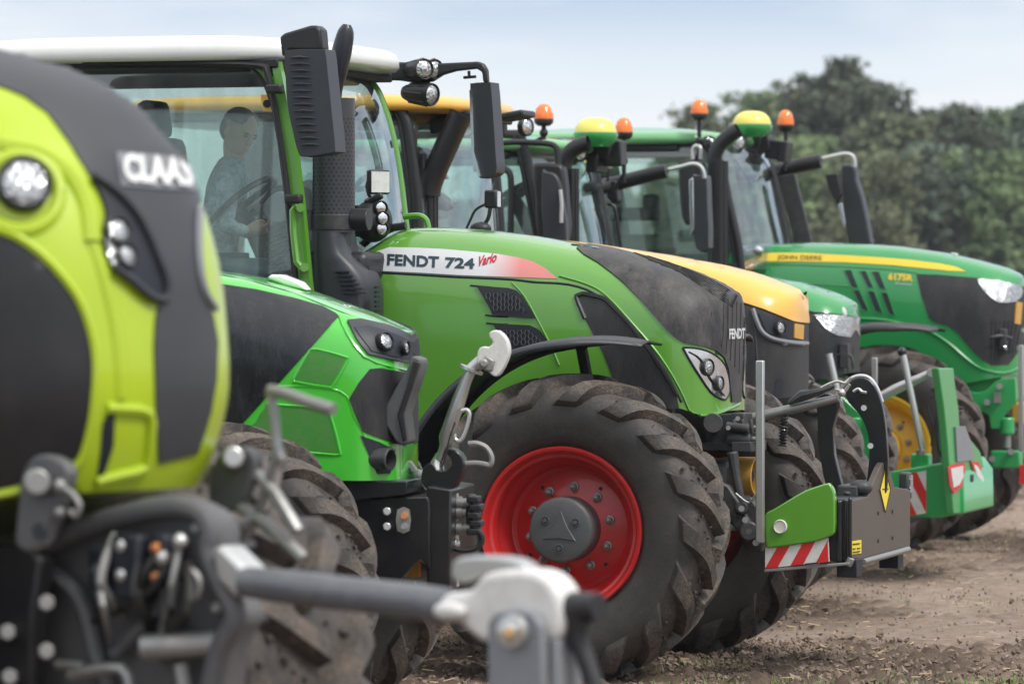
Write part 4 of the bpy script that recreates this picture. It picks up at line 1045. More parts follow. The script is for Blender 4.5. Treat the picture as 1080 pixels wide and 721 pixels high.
# green shield
gp = sm([(806, 543), (815, 537), (826.5, 530), (838, 523), (850, 516.5), (863, 512), (873, 509.3), (877, 513), (880, 521), (880.5, 540), (880, 560), (876, 565), (863, 570), (840, 574), (813, 577.5), (808, 576), (806.4, 565)], 2)
gs = obj('side_shield', MB().prism(f3.poly(gp, yn - .05), (0, .045, 0)), M['fgreen'], TW, .008)
lamp_disc('reflector', f3.at(823, 555, yn - .053), (0, -1, 0), .030, M['cream'], gs, rim=M['wpaint'], depth=.01, bulge=.1)
def striped(fr, name, poly4, y, n, parent, m1, m2, lean=.5, first=0, th=.02):
    """board with slanted stripes; poly4: tl,tr,br,bl px. A separate raised sheet per colour inside one mesh"""
    tl, tr, br, bl = [fr.at(*p, y) for p in poly4]; mb = MB(); 
    mb.prism([tl, tr, br, bl], (0, th, 0), 0)
    e = Vector((0, -.0025, 0))
    for k in range(-2, n + 2):
        if (k + first) % 2: continue
        a, b = k / n, (k + 1) / n; sh = lean / n
        q = [(a + sh * 2, 0), (b + sh * 2, 0), (b, 1), (a, 1)]
        # clip to 0..1 in s
        poly = []
        for lim, sign in ((0, 1), (1, -1)):
            src = q if not poly else poly; poly2 = []
            for i in range(len(src)):
                p, r_ = src[i - 1], src[i]; pi, ri = sign * (p[0] - lim) >= 0, sign * (r_[0] - lim) >= 0
                if pi != ri: t = (lim - p[0]) / (r_[0] - p[0]); poly2.append((lim, p[1] + (r_[1] - p[1]) * t))
                if ri: poly2.append(r_)
            poly = poly2
            if not poly: break
        if len(poly) < 3: continue
        pt = [(tl + (tr - tl) * s_) * (1 - t) + (bl + (br - bl) * s_) * t + e for s_, t in poly]
        mb.add(pt, [tuple(range(len(pt)))], 1)
    return obj(name, mb, [m1, m2], parent, smooth=0)
bd = striped(f3, 'striped_board', [(807, 576), (873, 567), (874, 592), (807, 599)], yn - .035, 5, TW, M['wpaint'], M['red2'], lean=.55, first=0)
obj('board_print', MB().tube([f3.at(849, 594.6, yn - .038), f3.at(863, 593.2, yn - .038)], .005, 4), M['ink'], bd)
mb = MB(); mb.prism([f3.at(806, 600, yn - .04), f3.at(896, 592.5, yn - .02), f3.at(896, 595.5, yn - .02), f3.at(806, 603, yn - .04)], (0, .05, 0)); mb.tube([f3.atx(911, 592, xw + .02), f3.atx(958, 579, xw + .02)], .016, 8); mb.tube([f3.at(894, 596, yn), f3.at(898, 588, yn)], .02, 8)
obj('edge_bar', mb, M['zinc'], TW, .003)
mb = MB(); mb.box(f3.at(896, 598, yn + .12), (.10, .12, .09)); mb.box(f3.atx(940, 590, xw - .06), (.1, .12, .08)); obj('foot_block', mb, M['ink'], TW, .004)
for nm, hh, o_ in (('marker_post', (797.6, 806.4, 380, 572), yn - .10),):
    p0, p1 = f3.at(802, hh[2], o_), f3.at(801.5, hh[3], o_); mb = MB(); mb.box((p0 + p1) / 2, (.040, .035, p0.z - p1.z)); obj(nm, mb, M['steel'], TW, .006)
# arms over the weight
for yy, mt in ((.20, M['arm']), (.33, M['arm'])):
    P = sm([(892, 412), (896, 403), (905, 398), (915, 400), (923, 408), (929, 423), (933, 442), (935.5, 470), (936, 500), (930, 530), (912, 530), (915, 500), (917, 470), (913, 450), (905, 435), (895, 424)], 2)
    ar = f3.plate('support_arm', P, yy, .035, mt, TW, .004)
mb = MB(); mb.tube(sm([f3.at(u, v, .26) for u, v in ((884, 420), (889, 408), (897, 400), (907, 396.5), (917, 399), (925, 410), (930, 424))], 3, False), .012, 10); obj('arm_cover', mb, M['rod'], TW)
mb = MB(); mb.tube(sm([f3.at(u, v, .19) for u, v in ((900, 413), (905, 410), (909, 413), (914, 414))], 3, False), .008, 6); mb.cyl(f3.at(911, 430, .2), f3.at(911, 430, .18), .015, 10); mb.cyl(f3.at(918, 470, .2), f3.at(918, 470, .18), .015, 10); obj('retaining_pin', mb, M['rod'], TW)
f3.plate('rear_support', [(860, 420), (870, 414), (882, 418), (884, 430), (878, 452), (880, 480), (886, 505), (892, 530), (876, 530), (868, 500), (863, 470), (862, 440)], .15, .05, M['arm'], TW, .004)
mb = MB(); mb.box(f3.at(906, 520, .1), (.11, .5, .10)); mb.ball(f3.at(908, 514, -.1), (.06, .05, .04), 12, 8); mb.cyl(f3.at(893, 522, -.45), f3.at(893, 518, -.45), .02, 8); obj('socket', mb, M['greyblk'], TW, .01)
mb = MB(); p = f3.atx(955, 512, xw - .05); mb.box(p, (.05, .09, .14)); o = obj('marker_lamp', mb, M['greyblk'], TW, .01); mb = MB(); mb.box(p + Vector((.028, 0, .01)), (.01, .06, .09)); obj('lens', mb, M['lens'], o)
# top link of the middle tractor
TL = empty('top_link', (0, 0, 0)); TL.matrix_world = f3.M; tag(TL, 'dark telescopic top link rod between green tractor nose and the brown weight', 'link rod')
mb = MB(); mb.tube([f3.at(u, v, -.03) for u, v in ((786, 442), (800, 439), (845, 429), (884, 419.5))], [.026, .026, .026, .020], 12); obj('rod', mb, M['zinc'], TL)
mb = MB(); mb.tube([f3.at(u, v, -.06) for u, v in ((832, 425), (846, 417), (866, 412), (880, 407))], [.012, .03, .016, .008], 8); mb.tube([f3.at(u, v, -.05) for u, v in ((852, 417), (855, 405), (858, 402))], .009, 6); obj('latch', mb, M['greyblk'], TL)
mb = MB(); mb.tube(sm([f3.at(u, v, -.05) for u, v in ((866, 409), (876, 404), (884, 402), (892, 404), (898, 398))], 3, False), .007, 6); mb.tube(sm([f3.at(u, v, -.05) for u, v in ((870, 414), (882, 411), (890, 413), (896, 405))], 3, False), .009, 6); mb.ball(f3.at(888, 414, -.05), .020, 12, 8); obj('linkage_hook', mb, M['rod'], TL)
sp = []; a, b = f3.at(827, 438, -.05), f3.at(825, 470, -.05)
for i in range(121): t = i / 120; an = t * 2 * math.pi * 10; sp.append(a + (b - a) * t + Vector((math.cos(an) * .018, math.sin(an) * .018, 0)))
obj('spring', MB().tube(sp, .0055, 5), M['arm'], TL)
# ================================================================== cab inside and the driver
def skin_figure(name, joints, edges, mat, parent=None, sub=2):
    me = bpy.data.meshes.new(name); keys = list(joints); idx = {k: i for i, k in enumerate(keys)}
    me.from_pydata([joints[k][0] for k in keys], [(idx[a], idx[b]) for a, b in edges], []); o = bpy.data.objects.new(name, me); COL.objects.link(o)
    if parent is not None: o.parent = parent
    me.materials.append(mat); o.modifiers.new('skin', 'SKIN'); 
    if not me.skin_vertices:
        me.attributes  # layer is made by the modifier below
        bpy.context.view_layer.objects.active = o; o.select_set(True); bpy.ops.mesh.customdata_skin_add(); o.select_set(False)
    for i, k in enumerate(keys):
        r = joints[k][1]; me.skin_vertices[0].data[i].radius = r if isinstance(r, tuple) else (r, r)
    me.skin_vertices[0].data[0].use_root = True
    s_ = o.modifiers.new('sub', 'SUBSURF'); s_.levels = sub; s_.render_levels = sub
    for m in o.modifiers:
        if m.type == 'SKIN': m.use_smooth_shade = True; m.branch_smoothing = .4
    return o
hipL = f3.at(226, 292, 0.)
DR = empty('person', (0, 0, 0)); DR.matrix_world = f3.M
tag(DR, 'driver in a faded blue shirt and dark jeans at the wheel of the white-roofed cab', 'person')
cP = f3.at(252, 226, -.02)
J = {}
def jp(k, u, v, y, r): J[k] = (f3.at(u, v, y), r)
jp('pelvis', 226, 286, 0, (.15, .12)); jp('belly', 229, 255, 0, (.145, .115)); jp('chest', 236, 215, 0, (.165, .115)); jp('collar', 243, 180, 0, (.12, .085)); jp('neck', 247, 163, 0, .055)
for s_, n in ((-1, 'r'), (1, 'l')):
    jp('sh' + n, 240 + s_ * 0, 188, .19 * s_, .070); jp('el' + n, 238 + (6 if s_ > 0 else 0), 240, .30 * s_, .052); 
    jp('wr' + n, 262 if s_ < 0 else 268, 244 if s_ < 0 else 222, .16 * s_, .032)
    jp('hp' + n, 231, 290, .10 * s_, .095); jp('kn' + n, 322, 284, .17 * s_, .068); jp('an' + n, 336, 372, .16 * s_, .045)
torso = skin_figure('person_torso', {k: J[k] for k in ('pelvis', 'belly', 'chest', 'collar', 'neck', 'shr', 'elr', 'wrr', 'shl', 'ell', 'wrl')},
    [('pelvis', 'belly'), ('belly', 'chest'), ('chest', 'collar'), ('collar', 'neck'), ('collar', 'shr'), ('shr', 'elr'), ('elr', 'wrr'), ('collar', 'shl'), ('shl', 'ell'), ('ell', 'wrl')], M['shirt'], DR)
torso.name = 'shirt'
lg = skin_figure('jeans', {k: J[k] for k in ('pelvis', 'hpr', 'knr', 'anr', 'hpl', 'knl', 'anl')}, [('pelvis', 'hpr'), ('hpr', 'knr'), ('knr', 'anr'), ('pelvis', 'hpl'), ('hpl', 'knl'), ('knl', 'anl')], M['jeans'], DR)
# head with face: looks ahead and down to the controls
hc = f3.at(252, 140, 0); mb = MB(); q = Matrix.Rotation(R(22), 3, 'Y') @ Matrix.Rotation(R(-25), 3, 'Z')
for k in ((0, 0, .02, .098, .076, .105), (.012, 0, -.05, .078, .062, .075), (-.02, 0, .03, .09, .076, .09)):
    mb.ball(hc + q @ Vector(k[:3]), k[3:], 24, 16, rot=q)
mb.ball(hc + q @ Vector((.100, 0, -.018)), (.020, .013, .022), 12, 8, rot=q); mb.ball(hc + q @ Vector((.095, 0, .0)), (.012, .009, .028), 12, 8, rot=q)
for s_ in (-1, 1): mb.ball(hc + q @ Vector((-.005, s_ * .078, -.005)), (.018, .010, .030), 10, 8, rot=q)
mb.ball(hc + q @ Vector((.085, 0, -.058)), (.012, .026, .007), 10, 6, rot=q); mb.tube([hc + q @ Vector((-.01, 0, -.06)), J['neck'][0] - Vector((0, 0, .05))], .055, 16)
obj('head', mb, M['skin'], DR, smooth=180)
mb = MB(); mb.ball(hc + q @ Vector((-.016, 0, .04)), (.102, .084, .092), 24, 12, rot=q, hi=.46); mb.ball(hc + q @ Vector((-.052, 0, .012)), (.060, .080, .085), 20, 12, rot=q)
for s_ in (-1, 1): mb.ball(hc + q @ Vector((.090, s_ * .030, .020)), (.012, .017, .005), 8, 6, rot=q)
obj('hair', mb, M['hair'], DR, smooth=180)
mb = MB()
for s_ in (-1, 1): mb.ball(hc + q @ Vector((.090, s_ * .030, .004)), (.009, .012, .007), 10, 6, rot=q)
obj('eyes', mb, M['ink'], DR)
for n, s_ in (('r', -1), ('l', 1)):
    w0 = J['wr' + n][0]; d = Vector((.85, -.15 * s_, .30)).normalized(); side = Vector((.2, s_ * .9, -.1)).normalized(); up = d.cross(side).normalized(); mb = MB()
    mb.tube([w0 - d * .03, w0 + d * .02, w0 + d * .06, w0 + d * .095], [.028, .034, .042, .036], 12)
    for i in range(4):
        b = w0 + d * .09 + side * (-.03 + .02 * i); L = (.030, .034, .032, .026)[i]
        mb.tube([b - d * .02, b + d * L, b + d * (L + .012) - up * .028, b + d * (L - .012) - up * .05], [.0105, .010, .009, .008], 8)
    b = w0 + d * .03 - side * .03 * 1; mb.tube([b, b + d * .03 - side * .025, b + d * .06 - side * .03 - up * .02], [.013, .011, .009], 8)
    obj('hand', mb, M['skin'], DR, smooth=60)
# seat, wheel and console
sx = f3.at(214, 300, 0)
mb = MB(); mb.box((sx.x + .04, 0, sx.z - .02), (.52, .52, .14)); mb.box((sx.x, 0, sx.z - .25), (.36, .36, .34)); obj('seat', mb, M['seat'], T3, .04)
obj('seat_back', MB().box((sx.x - .20, 0, sx.z + .38), (.14, .50, .78), Matrix.Rotation(R(-8), 3, 'Y')), M['seat'], T3, .05)
obj('headrest', MB().box((sx.x - .27, 0, sx.z + .86), (.10, .28, .2), Matrix.Rotation(R(-8), 3, 'Y')), M['seat'], T3, .04)
sc_ = f3.at(252, 221, -.10); steering(T3, sc_, .235, 42)
mb = MB(); mb.tube([sc_, f3.at(268, 244, 0), f3.at(292, 268, 0), f3.at(300, 330, 0)], [.035, .05, .11, .14], 14); obj('steering_column', mb, M['dark'], T3)
cs = sm([(272, 225), (280, 206), (292, 196), (301, 196), (306, 206), (309, 240), (313, 290), (308, 298), (283, 292), (272, 268), (268, 245)], 3)
obj('dashboard', MB().prism(f3.poly(cs, -.04), (0, .34, 0)), M['dark'], T3, .03)
mb = MB()
for k in range(9): 
    a, b = f3.at(277 + k * 1.2, 250 + k * 4.6, -.215), f3.at(304 + k * .8, 236 + k * 5.2, -.215); mb.tube([a, (a + b) / 2 + Vector((0, -.01, 0)), b], .009, 6)
obj('console_boot', mb, M['black'], T3)
mb = MB(); mb.prism(f3.poly(sm([(277, 215), (290, 203), (300, 203), (303, 214), (303, 232), (290, 236), (279, 228)], 2), -.23), (0, .03, 0)); obj('display_hood', mb, M['midgrey'], T3, .01)
mb = MB(); p = f3.at(222, 235, .55); mb.box(p, (.22, .03, .16)); mb.tube([p, p + Vector((-.05, .1, -.4))], .02, 8); obj('terminal', mb, M['dark'], T3, .01)
# small camera sticker on the glass
p = f3.at(281, 107, -.80); o = obj('glass_sticker', MB().prism(f3.poly([(275, 100), (286, 100), (288, 117), (277, 117)], -.815), (0, .004, 0)), M['orange'], T3); obj('sticker_dot', MB().cyl(f3.at(281.5, 109.5, -.817), f3.at(281.5, 109.5, -.824), .020, 16), M['ink'], o)
# ================================================================== bright green tractor, second from the left
f2 = Fr(209, 18.7, 9, y=-1.15)
T2 = empty('tractor', f2.o, f2.yaw)
tag(T2, 'vivid green tractor with angular black grille, wet black side panels and folded-up silver top link', 'tractor', 'tractors parked in a row')
top2 = [(20, 268), (120, 274), (200, 281), (232, 286), (270, 291.5), (324, 306.5), (387, 329.5), (428, 347), (445, 357)]
zb2 = [(f2.at(100, 503, -.40).x, f2.at(100, 503, -.40).z), (f2.at(420, 507, -.40).x, f2.at(420, 507, -.40).z)]
hm, hb2, _ = hood_mesh(f2, top2, .42, zb2, f2.at(10, 300, 0).x, nr=.22, nexp=3, cexp=4.5, zmf=.25, u_nose=441, wmin=.2)
obj('bonnet', hm, M['dgreen'], T2, smooth=40)
P2 = lambda n, p, m, **k: panel(f2, hb2, n, p, m, T2, **k)
P2('side_panel', [(20, 286), (120, 290), (200, 296), (232, 300), (270, 306), (310, 315), (340, 323.5), (354, 331), (357, 334), (259, 443), (244, 462), (232, 475), (20, 475)], M['dblack'], off=.006, step=9, mirror=True)
P2('mesh_inset', sm([(327, 371), (335, 370.5), (361, 377), (363.5, 381), (350, 404), (345, 406), (316, 401), (313, 397)], 2), M['dmesh'], off=.0035, step=6, mirror=True)
P2('mesh_inset', sm([(283, 427), (310, 430), (342, 434), (347, 440), (355, 472), (352, 477), (310, 472), (268, 452), (270, 445)], 2), M['dmesh'], off=.0035, step=7, mirror=True)
for pts in ([(327, 369), (335, 368.5), (363, 376), (366, 381), (352, 406), (346, 408), (315, 403), (310.5, 398), (327, 369)], [(281, 426), (310, 428), (343, 432), (349, 439), (358, 473), (354, 479.5), (310, 475)]):
    seam(f2, hb2, 'panel_edge', pts, .006, M['dgreen'], T2, off=.001, k=2, mirror=True)
seam(f2, hb2, 'body_crease', [(290, 408), (318, 407), (349, 410), (366, 418), (374, 440), (386, 462), (402, 500)], .006, M['dgreen'], T2, off=-.002, k=2, mirror=True)
seam(f2, hb2, 'body_crease', [(358, 334), (366, 352), (384, 376), (410, 386), (433, 391)], .008, M['dgreen'], T2, k=2, mirror=True)
seam(f2, hb2, 'bonnet_lid_line', [(120, 279), (200, 286), (245, 292), (300, 306), (360, 329), (420, 352), (443, 361)], .004, M['ink'], T2, k=2, off=-.001)
P2('grille', [(390, 389), (401, 388), (431, 393.5), (436, 400), (432, 420), (430, 440), (428, 470), (418, 468), (400, 462), (382, 455), (375, 438), (368, 421), (378, 404)], M['mesh'], off=.004, step=6, mirror=True)
for s_ in (-1,):
    bl = f2.poly([(434.5, 375), (444, 378.5), (445, 385), (437, 410), (428, 436), (431.5, 462), (431, 467), (424, 470), (417, 465), (401.5, 440), (402, 436), (420, 404), (431, 386)], -.34)
    o_ = MB().prism([Vector((p.x, p.y * -s_, p.z)) for p in bl], (0, -s_ * -.16 * -1, 0)); obj('grille_blade', o_, M['hub'], T2, .008)
f2.plate('blade_facet', [(436, 380), (443.5, 382), (434, 411), (425.5, 437), (429, 462), (425, 466), (419, 438), (429, 408)], -.352, .012, M['black'], T2, .006)
P2('lower_recess', [(380, 459), (400, 466), (416, 474), (416, 488), (411, 499), (398, 500), (390, 482)], M['ink'], off=.004, step=5, mirror=True)
P2('headlight_surround', [(366, 339), (380, 338), (410, 345), (445, 358.5), (447, 362), (440, 370), (431, 383), (410, 379), (388, 374), (376, 358)], M['grey'], off=.012, step=6, mirror=True)
P2('headlight_recess', [(373, 347), (388, 346), (412, 353), (436, 362), (429, 379), (410, 375.5), (391, 371), (381, 358)], M['ink'], off=.016, step=6, mirror=True)
h2 = lambda u, v: f2.cast(hb2, u, v)
for u, v, r in ((402.5, 362.5, .036), (421, 367.5, .028)):
    l, n = h2(u, v); lamp_disc('headlight_lamp', l + n * .03, n + Vector((.25, -.1, 0)), r, M['lens'], T2, rim=M['black'])
l, n = h2(402, 484); mb = MB(); d = (n + Vector((.9, 0, 0))).normalized(); mb.lathe([(.046, -.05), (.048, .03), (.042, .034), (.040, -.02), (0, -.02)], l + n * .02, d, 24); obj('side_lamp', mb, M['greyblk'], T2)
mb = MB().prism(f2.poly([(281, 293), (286, 289.5), (296, 289.5), (316, 297.5), (324, 306.5), (300, 301)], -.06), (0, .12, 0)); obj('lid_catch', mb, M['white'], T2, .01)
# under the cowl, front bracket, hook
def pl2(name, pts, y, th, m, **k): return f2.plate(name, pts, y, th, m, T2, **k)
pl2('bumper', [(345, 504), (416, 507), (430, 507), (428, 521), (372, 528), (352, 520)], -.38, .76, M['arm'])
pl2('front_bracket', [(366, 526), (451, 523.5), (453, 530), (453, 600), (443, 588), (421, 613), (414, 640), (370, 640)], -.34, .04, M['arm'])
pl2('front_bracket', [(366, 526), (451, 523.5), (453, 530), (453, 600), (443, 588), (421, 613), (414, 640), (370, 640)], .30, .04, M['arm'])
obj('bracket_top', MB().prism(f2.poly([(372, 526), (452, 522.5), (452, 526), (372, 529.5)], -.33), (0, .62, 0)), M['arm'], T2)
pl2('tower_post', [(450, 512), (476, 516), (474, 624), (450, 622)], -.30, .60, M['arm'], bevel=.008)
pl2('catch_hook', sm([(446, 494), (444, 506), (452, 517), (474, 519), (483, 507), (489.5, 491), (485, 478), (474, 472.5), (469, 475), (475, 483), (476, 491), (469, 496), (461, 495), (456, 488), (450, 489)], 2), -.20, .10, M['arm'])
mb = MB()
for (u, v) in ((408, 539), (408, 555)): mb.cyl(f2.at(u, v, -.34), f2.at(u, v, -.37), .019, 6)
obj('bolt', mb, M['rod'], T2, .004)
bp = obj('latch_plate', MB().prism(f2.poly(sm([(419, 537), (431.5, 537), (431.5, 559.5), (419, 559.5)], 2), -.352), (0, .012, 0)), M['rod'], T2)
obj('bolt_head', MB().cyl(f2.at(426, 543.5, -.35), f2.at(426, 543.5, -.375), .015, 6), M['copper'], bp)
obj('bolt_head', MB().cyl(f2.at(425.5, 555, -.35), f2.at(425.5, 555, -.375), .013, 6), M['zinc'], bp)
obj('amber_reflector', MB().box(f2.at(433, 598, 0), (.08, .05, .08)), M['orange'], T2)
mb = MB(); mb.tube([f2.at(459, 500, -.15), f2.at(463, 478, -.15)], [.045, .012], 10)
obj('hook_pin', mb, M['rod'], T2)
mb = MB()
for (u, v, L) in ((482, 530, 14), (482, 540, 10), (482, 557, 14)): mb.cyl(f2.at(u - 10, v, -.16), f2.at(u + L, v, -.16), .020, 14); mb.cyl(f2.at(u, v, -.16), f2.at(u + 6, v, -.16), .028, 14)
obj('coupler', mb, M['zinc'], T2)
mb = MB(); mb.cyl(f2.at(480, 520, -.15), f2.at(480, 572, -.15), .016, 10); mb.ball(f2.at(478, 573, -.15), .030, 12, 8); mb.cyl(f2.at(477, 600, -.1), f2.at(477, 618, -.1), .03, 12); obj('coupler_post', mb, M['rod'], T2)
mb = MB()
for k in range(5): mb.box(f2.at(500 + (k % 2) * 3, 526 + k * 8.5, -.16), (.05, .10, .028))
mb.box(f2.at(497, 542, -.12), (.03, .08, .17)); obj('coupler_cap', mb, M['black'], T2, .006)
obj('hose', MB().tube(sm([f2.at(u, v, -.2) for u, v in ((503, 558), (509, 566), (505, 576), (492, 580), (478, 577), (474, 566))], 3, False), .012, 8), M['hose'], T2)
mb = MB(); mb.tube([f2.at(u, v, 0) for u, v in ((430, 488), (443, 505), (450, 516))], .02, 8); mb.ball(f2.at(441, 503, 0), .035, 10, 8); obj('lid_stay', mb, M['zinc'], T2)
chassis(T2, x1=.5); wheel(T2, 0, -.93, 0, .915, M['rimgrey'], spin=.12); wheel(T2, 0, .95, 0, .915, M['rimgrey'], spin=.3); rear_end(T2, xr=-2.75, sc=1.28, rim=M['rimgrey'])
A2 = [(-1.80, 2.95), (-1.72, 2.8), (-1.58, 2.4), (-1.48, 2.0), (-1.42, 1.5)]
cab(f2, T2, A2, .78, None, -3.1, 1.5, (-3.3, -1.72, .90, 3.0, .12), (M['black'], M['black'], M['dark']), M['glass'])
# folded top link
K2 = empty('top_link', (0, 0, 0)); K2.matrix_world = f2.M
tag(K2, 'silver top link with a claw end folded upright in front of the big red-hubbed wheel', 'link rod')
yk = -.16
mb = MB(); mb.tube([f2.at(u, v, yk) for u, v in ((463, 485), (468, 470), (470, 462), (484, 422), (491, 403), (496, 392))], [.016, .018, .030, .030, .024, .022], 14)
mb.lathe([(0, 0), (.052, 0), (.052, .012), (0, .012)], f2.at(496.5, 391, yk), (f2.at(496.5, 391, yk) - f2.at(484, 422, yk)), 20); mb.cyl(f2.at(497, 390, yk), f2.at(508, 380, yk), .028, 12)
for t in np.linspace(0, 1, 9): p = f2.at(492, 401, yk).lerp(f2.at(496, 392, yk), t)
obj('tube', mb, M['steel'], K2)
obj('claw', MB().prism(f2.poly(sm([(503, 382), (504, 370), (509, 365), (515, 366), (520, 361), (516, 355), (517, 349.5), (525, 348.5), (533, 356), (536.5, 367), (535, 378), (527, 394), (521, 397), (514, 391), (508, 388)], 2), yk - .04), (0, .075, 0)), M['wpaint'], K2, .012, seg=3)
mb = MB(); mb.prism(f2.poly([(505, 384), (512, 374), (522, 380), (519, 392), (511, 391)], yk - .055), (0, .10, 0)); mb.cyl(f2.at(510, 383, yk - .07), f2.at(510, 383, yk + .07), .020, 12); obj('locking_plate', mb, M['zinc'], K2, .008)
obj('handle', MB().tube(sm([f2.at(u, v, yk - .05) for u, v in ((487, 433), (492, 432), (495, 437), (492, 451), (486, 464), (480, 463), (479, 457))], 3, False), .009, 8), M['rod'], K2)
obj('lanyard', MB().tube(sm([f2.at(u, v, yk - .08) for u, v in ((480, 445), (474, 462), (470, 480), (466, 492))], 3, False), .004, 6), M['arm'], K2)
obj('parking_clip', MB().tube(sm([f2.at(u, v, yk) for u, v in ((494, 468), (503, 467.5), (513, 472), (518.5, 482), (517, 490), (510, 489), (500, 488), (489, 489))], 3, False), .012, 8), M['zinc'], K2)

# ================================================================== lime tractor in the near left corner
f1 = Fr(175, 11.3, 35, x=1.0, y=0)
T1 = empty('tractor', f1.o, f1.yaw)
tag(T1, 'lime green and black tractor nose filling the blurred near left corner', 'tractor', 'tractors parked in a row')
UR = [(28, -330), (31, -230), (34, -140), (38, -60), (42, 0), (48, 25), (55, 50), (66, 82), (80, 110), (96, 135), (115, 155), (134, 171), (155, 188), (177, 200), (200, 209), (225, 218), (250, 225), (275, 231), (300, 235), (330, 238), (360, 240.5), (385, 242), (410, 242), (430, 240), (450, 236), (475, 229), (500, 221), (520, 212), (535, 200), (550, 188), (565, 172), (580, 150)]
rows = []; ZT = 1.9 + (304 - 28) / 433.
def plan(xf, W, z, n=2.5, ax=.62):
    pts = []; xc = xf - ax
    back = -1.9
    if xc > back: pts += [Vector((back + (xc - back) * i / 6, -W, z)) for i in range(6)]
    for j in range(41):
        t = -math.pi / 2 + math.pi * j / 40; c, s_ = math.cos(t), math.sin(t)
        pts.append(Vector((xc + ax * max(c, 0) ** (2 / n), W * abs(s_) ** (2 / n) * (1 if s_ > 0 else -1), z)))
    if xc > back: pts += [Vector((xc + (back - xc) * i / 6, W, z)) for i in range(1, 7)]
    return pts
for v, ur in UR:
    z = 1.9 - (v - 304 + 0.0) / 440.
    W = .50 * max(1e-3, 1 - max(0, (z - 1.95) / (ZT - 1.95 - .01)) ** 2.6) ** .5 if z < ZT - .01 else .05
    W *= 1 - .12 * max(0, (1.62 - z) / .35)
    lo, hi = -1.6, 1.6
    for _ in range(18):
        m_ = (lo + hi) / 2; mxu = max(f1.px(p)[0] for p in plan(m_, W, z))
        if mxu > ur: hi = m_
        else: lo = m_
    pts = plan((lo + hi) / 2, W, z)
    for p in pts:
        lim = 1.31 + .10 * min(1, max(0, (p.x + .2) / 1.1)); p.z = max(p.z, lim)
    rows.append(pts)
hm = MB().grid(rows); hm.f.append(tuple((len(rows) - 1) * len(rows[0]) + j for j in range(len(rows[0])))); hm.m.append(0)
for i_, f_ in enumerate(hm.f):
    c_ = sum((Vector(hm.v[k]) for k in f_), Vector()) / len(f_)
    if (c_.z > 1.9 + (304 - 212) / 440. and c_.y > -.10) or c_.z > 2.43: hm.m[i_] = 1
obj('bonnet', hm, [M['lime'], M['charcoal']], T1, smooth=60)
hb1 = BVHTree.FromPolygons([Vector(p) for p in hm.v], hm.f)
P1 = lambda n, p, m, **k: panel(f1, hb1, n, p, m, T1, **k)
P1('black_centre_panel', [(-90, 66), (-40, 78), (0, 92), (25, 102), (50, 120), (72, 150), (95, 187), (120, 205), (145, 235), (160, 265), (171, 298), (168, 316), (163, 335), (161.5, 365), (164, 440), (167, 488), (207, 478), (214, 458), (221, 435), (227, 400), (228.5, 360), (223, 332), (212, 312), (206, 285), (204, 250), (205, 222), (216, 205), (214, 180), (200, 145), (170, 100), (120, 60), (60, 30), (0, 18), (-60, 12), (-120, 10)], M['charcoal'], off=.006, step=9)
P1('side_mesh', [(-120, 240), (-40, 240), (0, 246), (40, 270), (75, 310), (90, 345), (97, 380), (95, 420), (88, 460), (74, 490), (30, 507), (0, 515), (-60, 524), (-120, 530)], M['black'], off=.004, step=12, k=2)
seam(f1, hb1, 'mesh_edge', [(-60, 238), (0, 243), (42, 267), (78, 308), (94, 345), (100.5, 380), (99, 420), (92, 462), (77, 494), (30, 512), (0, 520), (-60, 529)], .012, M['lime'], T1, off=.004)
P1('lamp_recess', sm([(95, 187), (120, 205), (145, 235), (165, 280), (172, 300), (170, 314), (155, 312), (135, 295), (116, 282), (107, 252), (110, 225), (104, 205)], 2), M['ink'], off=.012, step=8)
seam(f1, hb1, 'lamp_recess_edge', [(95, 187), (120, 205), (145, 235), (165, 280), (172.5, 302), (169, 316), (154, 313), (135, 297), (116, 283)], .011, M['grey'], T1, off=.018)
h1 = lambda u, v: f1.cast(hb1, u, v)
for (u, v, r) in ((120, 246, .030), (129, 272, .026)):
    l, n = h1(u, v); lamp_disc('corner_lamp', l + n * .02, n, r, M['lens'], T1, rim=M['greyblk'])
P1('lamp_cup', sm([(108, 245), (114, 231), (119, 236), (116, 252), (122, 278), (113, 276)], 2), M['lens'], off=.014, step=5)
l, n = h1(25, 198); hl1 = lamp_disc('headlight', l + n * .03, n + Vector((.3, -.1, 0)), .058, M['lens'], T1, rim=M['black'], depth=.06)
circ = [(22 + 41 * math.cos(a) , 203 + 40 * math.sin(a)) for a in np.linspace(0, 2 * math.pi, 25)]
seam(f1, hb1, 'headlight_flare', circ, .020, M['lime'], T1, off=-.004, k=0, n=10)
seam(f1, hb1, 'cheek_ridge', [(0, 150), (40, 158), (72, 180), (92, 215), (98, 255)], .03, M['lime'], T1, off=-.012, n=10)
seam(f1, hb1, 'cheek_ridge', [(98, 255), (112, 300), (125, 360), (128, 420)], .022, M['lime'], T1, off=-.012, n=10)
P1('lower_vent', [(108, 446), (116, 432), (121, 433), (119, 470), (110, 498), (102, 504), (106, 474)], M['ink'], off=.004, step=6)
for pts in ([(112, 430), (135, 431), (157, 436), (158, 460), (153, 492), (128, 500), (101, 507)],):
    seam(f1, hb1, 'vent_rim', pts, .014, M['lime'], T1, off=.002, k=2, n=8)
seam(f1, hb1, 'right_cheek_edge', [(207, 222), (206, 250), (208, 285), (214, 310), (224, 326)], .010, M['midgrey'], T1, off=.010)
P1('badge', [(121, 162), (160, 165), (200, 170), (203, 202), (165, 200), (126, 197)], M['midgrey'], off=.010, step=8)
lettering(f1, h1, 'CLAAS', (127, 194), (198, 199), (124, 165), M['white'], T1, off=.018, bold=.05)
